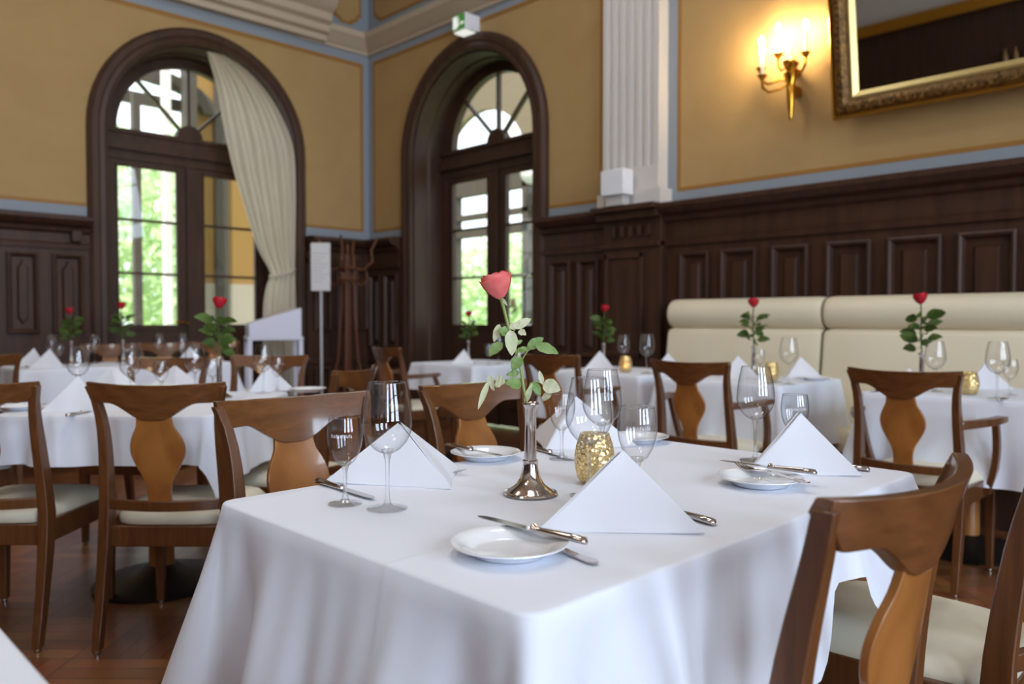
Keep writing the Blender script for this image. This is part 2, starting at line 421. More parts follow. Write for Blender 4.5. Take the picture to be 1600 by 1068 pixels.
# ---- fluted pilaster on the right wall
pm = MB(); poly = [(0, PL0), (-.13, PL0)]
nf = 6; fw = (PL1-PL0-.06)/nf
for k in range(nf):
    b = PL0+.03+k*fw
    poly.append((-.13, b+.016))
    for j in range(1, 6):
        a = pi*j/6; poly.append((-.13+.035*sin(a), b+.016+(fw-.032)*(1-cos(a))/2))
    poly.append((-.13, b+fw-.016))
poly += [(-.13, PL1), (0, PL1)]
pm.prism(poly, lambda d, y: (XR+d, y, 2.28), lambda d, y: (XR+d, y, 4.1))
pm.box(XR-.135, XR, PL0-.0, PL1, 2.1, 2.28); pm.box(XR-.165, XR, PL0-.04, PL1+.03, 1.985, 2.1)
struct('trim_14', pm, 'white_pl', angle=50)
bx = thing('ledge_box', (0, 0, 0), 0, 'small white box standing on the wainscot ledge at the foot of the fluted pilaster', 'box')
MB().box(XR-.30, XR-.17, 3.76, 3.99, 2.06, 2.26).build('housing', 'white_box', bx, bevel=.01)
MB().box(XR-.27, XR-.18, 3.79, 3.96, 1.983, 2.06).build('foot', 'white_metal', bx, bevel=.006)

# ---- arched door casings and jambs
def casing(fn, ca):
    mb = MB(); n = 28
    path = [(-1, 0)]+[(-1, ZS*k/6) for k in range(1, 6)]
    prof = [(.90, .0), (.90, .045), (.93, .06), (.965, .05), (.985, .065), (1.03, .065), (1.06, .04), (1.065, 0)]
    rows = []
    for z in (0, .8, 1.6, 2.4): rows.append([fn(ca-r, -d, z) for r, d in prof])
    for k in range(n+1):
        a = pi-pi*k/n; rows.append([fn(ca+r*cos(a), -d, ZS+r*sin(a)) for r, d in prof])
    for z in (2.4, 1.6, .8, 0): rows.append([fn(ca+r, -d, z) for r, d in prof])
    mb.sweep(rows)
    # jamb lining, stepped
    rows = []
    prof = [(.9, 0), (.9, .42), (.868, .42), (.868, .2), (.885, .18), (.885, .0)]
    for z in (0, 1.5): rows.append([fn(ca-r, d, z) for r, d in prof])
    for k in range(n+1):
        a = pi-pi*k/n; rows.append([fn(ca+r*cos(a), d, ZS+r*sin(a)) for r, d in prof])
    for z in (1.5, 0): rows.append([fn(ca+r, d, z) for r, d in prof])
    mb.sweep(rows); return mb
struct('trim_15', casing(FL, WC), 'arch_wood', angle=35)
struct('trim_16', casing(FR, DC), 'arch_wood', angle=35)

# ---- French window (left wall) and glazed door (right wall): fanlight, transom, two leaves
def french(name, fn, ca, flip):
    D0, D1 = .36, .44
    zf = 2.90; RG = .69
    def bx(mb, a0, a1, z0, z1, d0=D0, d1=D1):
        mb.add([fn(a, d, z) for z in (z0, z1) for d in (d0, d1) for a in (a0, a1)], [(0, 2, 3, 1), (4, 5, 7, 6), (0, 1, 5, 4), (2, 6, 7, 3), (0, 4, 6, 2), (1, 3, 7, 5)])
    f = MB(); n = 26
    for k in range(n):
        q = []
        for kk in (k, k+1):
            a = pi*kk/n
            q += [(ca+RG*cos(a), zf+RG*sin(a)), (ca+.89*cos(a), ZS+.89*sin(a))]
        vs = [fn(a, d, z) for d in (D0, D1) for a, z in q]
        f.add(vs, [(0, 1, 3, 2), (4, 6, 7, 5), (0, 2, 6, 4), (1, 5, 7, 3)])
    bx(f, ca-.88, ca-RG, 2.7, zf, D0+.003, D1+.003); bx(f, ca+RG, ca+.88, 2.7, zf, D0+.003, D1+.003)
    bx(f, ca-.885, ca+.885, 2.615, 2.9, D0-.004, D1-.004); bx(f, ca-.89, ca+.89, 2.70, 2.78, D0-.05, D1); bx(f, ca-.89, ca+.89, 2.86, 2.9, D0-.03, D1)
    bx(f, ca-.89, ca-.79, 0, 2.62); bx(f, ca+.79, ca+.89, 0, 2.62)
    root = struct(name, f, 'arch_wood', smooth=False)
    h = MB(); hub = [(ca+.13*cos(pi*k/10), zf+.0+.13*sin(pi*k/10)) for k in range(11)]
    h.prism(hub, lambda a, z: fn(a, D0-.01, z), lambda a, z: fn(a, D1, z)); h.build('fan_hub', 'arch_wood', root)
    for a in (45, 90, 135):
        a = radians(a); t = .013; mbm = MB(); px, pz = -sin(a)*t, cos(a)*t
        q = [(ca+.11*cos(a)+px, zf+.11*sin(a)+pz), (ca+.7*cos(a)+px, zf+.7*sin(a)+pz), (ca+.7*cos(a)-px, zf+.7*sin(a)-pz), (ca+.11*cos(a)-px, zf+.11*sin(a)-pz)]
        mbm.prism(q, lambda a_, z: fn(a_, D0+.015, z), lambda a_, z: fn(a_, D1-.015, z)); mbm.build('fan_bar', 'arch_wood', root, smooth=False)
    g = MB(); arcp = [(ca+RG*cos(pi*k/20), zf+RG*sin(pi*k/20)) for k in range(21)]
    g.add([fn(a, .4, z) for a, z in arcp], [tuple(range(21))]); g.build('fan_pane', 'pane', root, smooth=False)
    for sgn in (-1, 1):
        A = lambda u: ca+sgn*u
        lf = MB()
        def lb(u0, u1, z0, z1, d0=D0+.01, d1=D1-.01): bx(lf, min(A(u0), A(u1)), max(A(u0), A(u1)), z0, z1, d0, d1)
        lb(.012, .125, .02, 2.61); lb(.70, .79, .02, 2.61); lb(.125, .70, 2.56, 2.61); lb(.125, .70, .02, 1.02)
        lb(.2, .62, .2, .85, D0-.005, D1-.01); lb(.125, .70, 1.0, 1.035, D0-.005, D1-.01)
        if sgn < 0: lb(-.03, .045, .02, 2.61, D0-.015, D1)
        for z in (1.54, 2.05): lb(.125, .70, z-.012, z+.012, D0+.02, D1-.02)
        leaf_ = lf.build('leaf', 'arch_wood', root, smooth=False)
        # pale inner bead round the glass
        bd = MB()
        for (u0, u1, z0, z1) in ((.125, .14, 1.03, 2.56), (.685, .70, 1.03, 2.56), (.125, .70, 2.545, 2.56), (.125, .70, 1.03, 1.045)):
            bx(bd, min(A(u0), A(u1)), max(A(u0), A(u1)), z0, z1, D0-.0, D0+.012)
        bd.build('glazing_bead', 'arch_wood', leaf_, smooth=False)
        gp = MB(); gp.add([fn(A(u), .40, z) for u, z in ((.125, 1.02), (.70, 1.02), (.70, 2.56), (.125, 2.56))], [(0, 1, 2, 3)]); gp.build('pane', 'pane', leaf_, smooth=False)
    hd = MB()
    if flip:
        for z in (1.04, 1.53): hd.tube([fn(ca-.1, D0-.05, z), fn(ca-.50, D0-.05, z)], .018, 10)
        for z in (1.04, 1.53):
            for u in (-.12, -.48): hd.tube([fn(ca+u, D0+.01, z), fn(ca+u, D0-.05, z)], .01, 8)
        hd.tube([fn(ca-.47, D0-.05, 1.04), fn(ca-.47, D0-.05, 1.53)], .008, 8)
        hd.build('push_bar', 'steel', root)
    else:
        hd.tube([fn(ca-.06, D0-.0, 1.06), fn(ca-.06, D0-.05, 1.06)], .012, 8); hd.tube([fn(ca-.06, D0-.05, 1.06), fn(ca-.18, D0-.05, 1.075)], .011, 8)
        hd.build('handle', 'brass', root)
    return root
w1 = french('window_1', FL, WC, False)
d1 = french('door_1', FR, DC, True)

# ---- wainscot
def wainscot(tag_, fn, spans, panels, dz, arched=False):
    board = MB()
    def bx(mb, a0, a1, z0, z1, d0, d1):
        mb.add([fn(a, -d, z) for z in (z0, z1) for d in (d0, d1) for a in (a0, a1)], [(0, 2, 3, 1), (4, 5, 7, 6), (0, 1, 5, 4), (2, 6, 7, 3), (0, 4, 6, 2), (1, 3, 7, 5)])
    for (a0, a1) in spans:
        bx(board, a0, a1, 0, 1.96, 0, .05)
    struct('trim_%d' % tag_, board, 'dark_wood', smooth=False)
    corn = MB()
    prof = [(0, 1.66+dz), (.075, 1.66+dz), (.08, 1.70+dz), (.06, 1.715+dz), (.06, 1.83), (.09, 1.85), (.1, 1.88), (.16, 1.90), (.2, 1.94), (.2, 1.97), (.14, 1.985), (0, 1.985)]
    for (a0, a1) in spans: corn.prism(prof, lambda d, z: fn(a0, -d, z), lambda d, z: fn(a1, -d, z))
    struct('trim_%d' % (tag_+1), corn, 'dark_wood', angle=25)
    bb = MB()
    for (a0, a1) in spans: bx(bb, a0, a1, 0, .2, 0, .075); bx(bb, a0, a1, .62, .68, 0, .07)
    tag(bb.build('baseboard_right' if fn is FR else 'baseboard_left', 'dark_wood', smooth=False, bevel=.01), kind='structure')
    pn = MB()
    for (p0, p1, z0, z1) in panels:
        m_ = .038
        # moulded frame ring
        ring = [(0, .05), (0, .088), (.012, .094), (.026, .085), (m_, .055)]
        loop = []
        for (o, d) in ring:
            loop.append([(p0+o, z0+o, d), (p1-o, z0+o, d), (p1-o, z1-o, d), (p0+o, z1-o, d)])
        for r0, r1 in zip(loop, loop[1:]):
            for k in range(4):
                k2 = (k+1) % 4
                pn.add([fn(a, -d, z) for (a, z, d) in (r0[k], r0[k2], r1[k2], r1[k])], [(0, 1, 2, 3)])
        # raised field
        b = .075 if p1-p0 > .2 else .06
        f0 = [(p0+b, z0+b), (p1-b, z0+b), (p1-b, z1-b), (p0+b, z1-b)]; g = .018
        f1 = [(p0+b+g, z0+b+g), (p1-b-g, z0+b+g), (p1-b-g, z1-b-g), (p0+b+g, z1-b-g)]
        if arched:
            c = (p0+p1)/2; hw = (p1-p0)/2-b
            f0 = [(c-hw, z0+b+.05), (c-hw*.55, z0+b+.03), (c, z0+b), (c+hw*.55, z0+b+.03), (c+hw, z0+b+.05), (c+hw, z1-b-.05), (c+hw*.55, z1-b-.03), (c, z1-b+.02), (c-hw*.55, z1-b-.03), (c-hw, z1-b-.05)]
            f1 = [(c+(a-c)*.72, lerp(z, (z0+z1)/2, .05)) for a, z in f0]
        n_ = len(f0)
        vs = [fn(a, -.05, z) for a, z in f0]+[fn(a, -.075, z) for a, z in f1]
        pn.add(vs, [tuple(range(n_, 2*n_))]+[(k, (k+1) % n_, n_+(k+1) % n_, n_+k) for k in range(n_)])
    struct('trim_%d' % (tag_+2), pn, 'dark_wood', smooth=False)
right_p = [(6.98, 7.22), (7.28, 7.5), (4.5, 4.74), (4.19, 4.42), (3.15, 3.40), (2.77, 3.05), (2.395, 2.655), (1.985, 2.27), (1.575, 1.885), (1.19, 1.49), (.8, 1.1), (.4, .7)]
pp = [(a, b, .78, 1.60) for a, b in right_p]+[(a, b, .24, .58) for a, b in right_p]
wainscot(17, FR, [(YS, PL0-.02), (PL1, DC-1.065), (DC+1.065, YL)], pp, 0)
lp = [(1.20, 1.42), (1.615, 1.845), (1.95, 2.19), (.8, 1.03), (4.45, 4.65), (4.72, 4.9), (4.96, 5.12)]
wainscot(20, FL, [(XW, WC-1.065), (WC+1.065, XR)], [(a, b, .98, 1.655) for a, b in lp]+[(a, b, .24, .58) for a, b in lp], .04, arched=True)
# projecting wainscot pier under the pilaster
pr = MB(); pr.box(XR-.12, XR, PL0-.02, PL1+.0, 0, 1.96)
pr.box(XR-.26, XR, PL0-.04, PL1+.03, 1.94, 1.983); pr.box(XR-.2, XR, PL0-.03, PL1+.02, 1.88, 1.94)
pr.box(XR-.15, XR, PL0-.02, PL1+.01, 1.66, 1.7)
for k in range(5): pr.box(XR-.15, XR-.11, 3.63+k*.085, 3.665+k*.085, 1.745, 1.83)
pr.box(XR-.14, XR-.12, 3.70, 4.08, .80, .84); pr.box(XR-.14, XR-.12, 3.70, 4.08, 1.58, 1.62)
pr.box(XR-.14, XR-.12, 3.70, 3.735, .80, 1.62); pr.box(XR-.14, XR-.12, 4.045, 4.08, .80, 1.62)
struct('trim_23', pr, 'dark_wood', smooth=False, bevel=.006)
br = MB(); br.box(2.09, 2.17, YL-.13, YL, 1.76, 1.86); br.box(1.1, 1.18, YL-.13, YL, 1.76, 1.86); struct('trim_24', br, 'dark_wood', smooth=False, bevel=.01)

# ------------------------------------------------------------------ curtain
cm = MB()
Ltab = [(0, 3.88), (.6, 3.86), (1.0, 3.865), (1.25, 3.87), (1.45, 3.90), (1.56, 3.94), (1.63, 3.91), (1.8, 3.81), (2.27, 3.65), (2.6, 3.545), (2.97, 3.46), (3.35, 3.39), (3.66, 3.30)]
Rtab = [(0, 4.24), (1.2, 4.22), (1.55, 4.22), (1.8, 4.225), (2.4, 4.235), (2.85, 4.20), (3.1, 4.10), (3.35, 3.93), (3.55, 3.70), (3.64, 3.53), (3.66, 3.45)]
NP = 9
def curt(u, v):
    z = .03+v*3.63
    l, r = smoothtab(Ltab, z), smoothtab(Rtab, z)
    amp = .028*min(1, (r-l)/.4)
    pinch = 1-.45*math.exp(-((z-1.55)/.25)**2)
    x = lerp(l, r, u); y = YL-.085+amp*pinch*sin(u*NP*2*pi+1.2*sin(z*1.1))+.012*sin(u*23+z*2.2)
    return (x, y, z)
cm.grid(150, 70, curt)
ct = cm.build('curtain', 'curtain', angle=180)
tag(ct, 'long ivory curtain tied back at the right side of the arched window', 'curtain')
tb = MB(); tb.tube([(3.9, YL-.13, 1.53), (4.05, YL-.15, 1.56), (4.18, YL-.12, 1.61), (4.22, YL-.05, 1.63)], .018, 8); tb.build('tieback', 'curtain', ct)

# ------------------------------------------------------------------ exit sign, sconce, mirror
ex = thing('exit_sign', (0, 0, 0), 0, 'small lit green and white exit sign box above the arched door', 'sign')
EY, EZ = 5.72, 3.855
MB().box(XR-.19, XR, EY, EY+.19, EZ, EZ+.155).build('housing', 'white_box', ex, bevel=.008)
MB().box(XR-.196, XR-.19, EY+.008, EY+.182, EZ+.008, EZ+.147).build('green_face', 'green', ex, smooth=False)
pg = MB(); F = lambda a, z: (XR-.1965, EY+a, EZ+z); G = lambda a, z: (XR-.1985, EY+a, EZ+z)
for poly in ([(.172, .02), (.115, .02), (.115, .135), (.172, .135)], [(.105, .03), (.085, .055), (.1, .085), (.08, .1), (.092, .11), (.112, .09), (.11, .06), (.118, .035)],
             [(.07, .06), (.045, .08), (.045, .068), (.015, .068), (.015, .052), (.045, .052), (.045, .04)]): pg.prism(poly, F, G)
pg.lathe([(.001, 0), (.009, .001)], 12, (0, 0, 0), m=Matrix.Translation((XR-.1985, EY+.1, EZ+.122)) @ Matrix.Rotation(-pi/2, 4, 'Y'))
pg.build('pictogram', 'exit_white', ex, smooth=False)
MB().box(XR-.18, XR-.03, EY+.02, EY+.17, EZ-.014, EZ).build('light_strip', 'exit_white', ex, smooth=False)

sc = thing('wall_sconce', (0, 0, 0), 0, 'brass five-arm candle sconce, lit, on the ochre wall beside the gilt mirror', 'lamp')
SX, SY = XR-.12, 2.505
t = MB(); t.lathe([(.004, 2.42), (.014, 2.44), (.012, 2.47), (.02, 2.5), (.024, 2.56), (.03, 2.64), (.026, 2.66), (.045, 2.72), (.05, 2.735), (.03, 2.75), (.04, 2.78), (.055, 2.80), (.03, 2.82), (.018, 2.85), (.0, 2.86)], 20, (SX, SY, 0))
t.box(SX, XR, SY-.02, SY+.02, 2.6, 2.66); t.box(SX, XR, SY-.015, SY+.015, 2.74, 2.78)
t.build('torch_stem', 'brass', sc)
for (dx, y, zp, zt) in ((.03, 2.715, 2.81, 3.0), (.06, 2.60, 2.885, 3.06), (.06, 2.407, 2.85, 3.035), (-.03, 2.504, 2.80, 2.92), (-.07, 2.675, 2.74, 2.91)):
    x = SX-.03+dx*.6
    a = MB()
    if y != 2.504:
        a.tube([Vector((SX, SY, 2.69)), Vector((lerp(SX, x, .4), lerp(SY, y, .35), zp-.10)), Vector((lerp(SX, x, .8), lerp(SY, y, .75), zp-.115)), Vector((x, lerp(SY, y, .97), zp-.08)), Vector((x, y, zp))], .009, 8)
    a.lathe([(.008, -.03), (.016, -.02), (.034, 0), (.036, .004), (.012, .006)], 16, (x, y, zp))
    am = a.build('arm', 'brass', sc)
    cd = MB(); cd.lathe([(.010, .004), (.010, zt-zp-.035)], 12, (x, y, zp)); cd.build('candle_sleeve', 'wax', am)
    bl = MB(); bl.lathe([(.005, -.036), (.014, -.02), (.018, -.004), (.014, .014), (.004, .03), (.0, .034)], 12, (x, y, zt)); bl.build('bulb', 'bulb', am)

TILT = radians(8)
mr = thing('wall_mirror', (XR-.11, 2.2, 2.37), 0, 'large gilt framed mirror tilting forward on the ochre wall', 'mirror')
mr.rotation_euler = (0, -TILT, 0)
W_, H_ = 1.9, 1.45       # local: y runs 0..-W_, z 0..H_
def frame_ring(prof, m, name):
    mb = MB(); loops = []
    for (o, d) in prof: loops.append([(-d, -o, o), (-d, -W_+o, o), (-d, -W_+o, H_-o), (-d, -o, H_-o)])
    for r0, r1 in zip(loops, loops[1:]+loops[:1]):
        for k in range(4):
            k2 = (k+1) % 4; mb.add([r0[k], r0[k2], r1[k2], r1[k]], [(0, 1, 2, 3)])
    return mb.build(name, m, mr, angle=25)
frame_ring([(0, 0), (0, .06), (.015, .075), (.02, .055), (.02, 0)], 'gilt_edge', 'outer_edge')
frame_ring([(.02, 0), (.02, .055), (.045, .075), (.075, .07), (.10, .05), (.11, .03), (.11, 0)], 'gilt', 'carved_frame')
frame_ring([(.11, 0), (.11, .03), (.125, .036), (.155, .012), (.155, 0)], 'gilt_pale', 'inner_slip')
MB().add([(-.008, -.15, .15), (-.008, -W_+.15, .15), (-.008, -W_+.15, H_-.15), (-.008, -.15, H_-.15)], [(0, 1, 2, 3)]).build('glass', 'mirror', mr, smooth=False)
cv = MB()
for k in range(46):
    y = -.04-k*.04; cv.lathe([(0, .0), (.011, .004), (.007, .012), (0, .015)], 8, m=Matrix.Translation((-.07, y, .06)) @ Matrix.Rotation(-pi/2, 4, 'Y'))
    cv.lathe([(0, .0), (.006, .003), (0, .008)], 6, m=Matrix.Translation((-.06, y+.02, .085)) @ Matrix.Rotation(-pi/2, 4, 'Y'))
for k in range(34):
    z = .08+k*.04; cv.lathe([(0, .0), (.011, .004), (.007, .012), (0, .015)], 8, m=Matrix.Translation((-.07, -.06, z)) @ Matrix.Rotation(-pi/2, 4, 'Y'))
cv.build('beading', 'gilt', mr)

# ------------------------------------------------------------------ banquettes
def banquette(y0, y1, label):
    r = thing('banquette', (4.85, (y0+y1)/2, 0), 0, label, 'bench', 'cream banquette sections along the wainscot')
    h = (y1-y0)/2-.006
    def cushion(pts, nm, e=.03):
        # section in (x, z) swept along y with softened ends
        mb = MB(); rows = []; cx = sum(p[0] for p in pts)/len(pts); cz = sum(p[1] for p in pts)/len(pts)
        for (t, s_) in ((-1, .84), (-1+.012/h, .93), (-1+.04/h, 1), (-.5, 1), (0, 1), (.5, 1), (1-.04/h, 1), (1-.012/h, .93), (1, .84)):
            rows.append([(lerp(cx, p[0], 1-(1-s_)*.5), t*h, lerp(cz, p[1], 1-(1-s_)*.35)) for p in pts])
        mb.sweep(rows); return mb.build(nm, 'sofa', r, angle=50)
    cushion([(.07-.105*cos(a), 1.135+.105*sin(a)) for a in [2*pi*k/20 for k in range(20)]], 'top_roll')
    cushion([(.13, .46), (.13, 1.04), (.06, 1.045), (.0, 1.03), (-.015, 1.0), (-.04, .8), (-.07, .6), (-.085, .46)], 'backrest')
    cushion([(.1, .36), (.1, .47), (-.40, .485), (-.47, .475), (-.49, .44), (-.48, .36)], 'seat')
    MB().box(-.18, .1, -h, h, 0, .36).build('plinth', 'dark_wood', r, smooth=False)
    return r
banquette(2.17, 3.31, 'cream leather banquette section nearer the arched door, left of the seam')
banquette(1.03, 2.16, 'cream leather banquette section below the gilt mirror, right of the seam')

# ------------------------------------------------------------------ chairs
YB = [(0, -.275), (.2, -.236), (.42, -.205), (.55, -.212), (.7, -.232), (.82, -.260), (.9, -.284)]
def yb(z): return smoothtab(YB, z)
def bulge(x): return -.05*(1-(x/.21)**2)
PX = [(0, .205), (.42, .202), (.7, .192), (.8, .196), (.86, .208), (.892, .222)]
def zb(x):
    x = abs(x); return .768+.056*sstep((x-.02)/.125)+.05*sstep((x-.185)/.04)
def ztop(x): return .884+.008*(x/.22)**2
def chair(name, arms=False):
    r = thing(name, (0, 0, -20)); r['category'] = 'chair'
    tk = .013
    def cp(x, z, d): return (x, yb(z)+bulge(x)+d, z)
    def fr(u, v, d):
        x = lerp(-.222, .222, u); z = lerp(zb(x), ztop(x), v); return cp(x, z, d)
    MB().slab(41, 8, lambda u, v: fr(u, v, tk-.004*v), lambda u, v: fr(u, v, -tk)).build('crest_rail', 'chair_wood', r, angle=50, bevel=.003)
    SW = [(.49, .040), (.53, .038), (.57, .046), (.61, .068), (.65, .086), (.685, .088), (.72, .076), (.75, .060), (.79, .055)]
    def sp(u, v, d):
        z = lerp(.49, .785, v); x = lerp(-1, 1, u)*smoothtab(SW, z); return cp(x, z, d)
    MB().slab(7, 26, lambda u, v: sp(u, v, .006), lambda u, v: sp(u, v, -.007)).build('splat', 'splat_wood', r, angle=50, bevel=.002)
    MB().slab(13, 2, lambda u, v: cp(lerp(-.195, .195, u), lerp(.465, .5, v), .009), lambda u, v: cp(lerp(-.195, .195, u), lerp(.465, .5, v), -.012)).build('back_rail', 'post_wood', r, angle=50, bevel=.003)
    for s in (-1, 1):
        rows = []
        for k in range(19):
            z = .012+k/18*.866
            x = s*smoothtab(PX, z); y = yb(z); w = interp([(0, .013), (.42, .018), (.7, .015), (.9, .011)], z); d = interp([(0, .016), (.42, .026), (.7, .02), (.9, .013)], z)
            rows.append([(x-w, y-d, z), (x+w, y-d, z), (x+w, y+d, z), (x-w, y+d, z)])
        lg = MB().sweep(rows).build('rear_leg', 'post_wood', r, angle=40, bevel=.003)
        MB().lathe([(.011, 0), (.013, .006), (.012, .016)], 12, (s*.205, -.274, 0)).build('glide', 'steel', lg)
        rows = []
        for k in range(7):
            z = .012+k/6*.408; w = lerp(.013, .021, k/6); x = s*.205; y = .195
            rows.append([(x-w, y-w, z), (x+w, y-w, z), (x+w, y+w, z), (x-w, y+w, z)])
        lg = MB().sweep(rows).build('front_leg', 'post_wood', r, angle=40, bevel=.003)
        MB().lathe([(.010, 0), (.012, .006), (.011, .016)], 12, (s*.205, .195, 0)).build('glide', 'steel', lg)
    fm = MB(); fm.box(-.2, .2, -.212, -.186, .335, .405); fm.box(-.2, .2, .195, .222, .345, .42)
    for s in (-1, 1): fm.box(s*.205-.013, s*.205+.013, -.2, .2, .345, .42)
    fm.build('seat_frame', 'post_wood', r, smooth=False, bevel=.004)
    def cu(u, v):
        # upholstered pad: rounded-square dome
        a = 2*pi*u; n_ = 5.0
        ca, sa = cos(a), sin(a); q = (abs(ca)**n_+abs(sa)**n_)**(-1/n_)
        prof = [(0, .468), (.5, .466), (.8, .460), (.93, .450), (1.0, .432), (1.0, .41), (.96, .405), (0, .405)]
        k = v*7; i = min(6, int(k)); rr = lerp(prof[i][0], prof[i+1][0], k-i); z = lerp(prof[i][1], prof[i+1][1], k-i)
        y = .012+.218*sa*q*rr; wx = lerp(.196, .222, (y+.2)/.43)
        return (wx*ca*q*rr, y, z)
    MB().grid(48, 8, cu, closed_u=True).build('seat', 'seat', r, angle=70)
    if arms:
        for s in (-1, 1):
            rows = []
            for k in range(11):
                t_ = k/10; y = lerp(-.225, .02, t_); x = s*(.198+.088*sin(t_*pi/2)); z = .672+.014*t_; w = lerp(.013, .024, sstep(t_*1.4)); h = lerp(.018, .012, t_)
                rows.append([(x-w, y, z-h), (x+w, y, z-h), (x+w, y, z+h), (x-w, y, z+h)])
            MB().sweep(rows).build('armrest', 'post_wood', r, angle=45, bevel=.004)
            rows = []
            for k in range(9):
                t_ = k/8; z = lerp(.36, .676, t_); y = lerp(.07, -.015, t_**1.5); x = s*(lerp(.226, .272, t_)+.014*sin(t_*pi)); w = .013; d = lerp(.024, .015, t_)
                rows.append([(x-w, y-d, z), (x+w, y-d, z), (x+w, y+d, z), (x-w, y+d, z)])
            MB().sweep(rows).build('arm_support', 'post_wood', r, angle=45, bevel=.003)
    return r
CH = chair('dining_chair'); CA = chair('dining_armchair', True)
def face(v): return atan2(-v[0], v[1])       # yaw so that local +Y looks along v
def seat_at(proto, back, v, label, group=None):
    # back = where the middle of the crest rail's top stands
    n_ = hypot(*v); v = (v[0]/n_, v[1]/n_)
    place(proto, (back[0]+.32*v[0], back[1]+.32*v[1], 0), face(v), label, group)
GF = 'chairs round the front table'; GL = 'chairs round the table on the left'; GB = 'armchairs along the banquette tables'; GW = 'chairs by the arched window'
seat_at(CH, (1.06, 1.93), (0, -1), 'brown chair behind the front table with a bright window reflection on its crest rail', GF)
seat_at(CH, (1.70, 1.94), (0, -1), 'brown chair at the far side of the front table behind the tall rose vase', GF)
seat_at(CH, (1.085, .335), (.02, 1), 'brown chair seen from behind at the near right, in front of the folded napkins', GF)
seat_at(CH, (1.795, .275), (-.02, 1), 'brown chair cut by the right edge of the photo, only its post showing', GF)
seat_at(CH, (.945, 2.60), (.705, .71), 'brown chair with amber splat at left, standing next to the front table', GL)
seat_at(CH, (.52, 3.045), (.705, .71), 'brown chair cut by the left edge of the photo, right post and seat showing', GL)
seat_at(CH, (1.72, 4.40), (-.71, -.70), 'brown chair on the far side of the left table below the arched window', GL)
seat_at(CH, (2.23, 4.25), (-.71, -.70), 'brown chair with orange splat in front of the lilac desk', GL)
seat_at(CH, (1.895, 2.80), (-.57, .82), 'low brown chair turned sideways between the left table and the coat rack', GL)
seat_at(CH, (1.02, 5.45), (.1, 1), 'brown chair corner at the left edge behind the left table', GW)
seat_at(CH, (2.32, 7.30), (-.2, -1), 'left of the three chairs with their backs to the arched window', GW)
seat_at(CH, (2.78, 7.30), (-.2, -1), 'middle of the three chairs with their backs to the arched window', GW)
seat_at(CH, (3.24, 7.30), (-.1, -1), 'right of the three chairs with their backs to the arched window', GW)
seat_at(CA, (3.37, 1.19), (1, 0), 'brown armchair at the banquette table on the right, below the gilt mirror', GB)
seat_at(CA, (3.345, 2.19), (1, .03), 'brown armchair in the centre right, back to the camera before the left banquette', GB)
seat_at(CA, (3.42, 3.2), (1, .05), 'brown armchair partly hidden behind the front rose leaves', GB)
seat_at(CA, (3.47, 4.93), (1, -.15), 'brown armchair in the middle near the coat rack, beside the table before the arched door', GB)

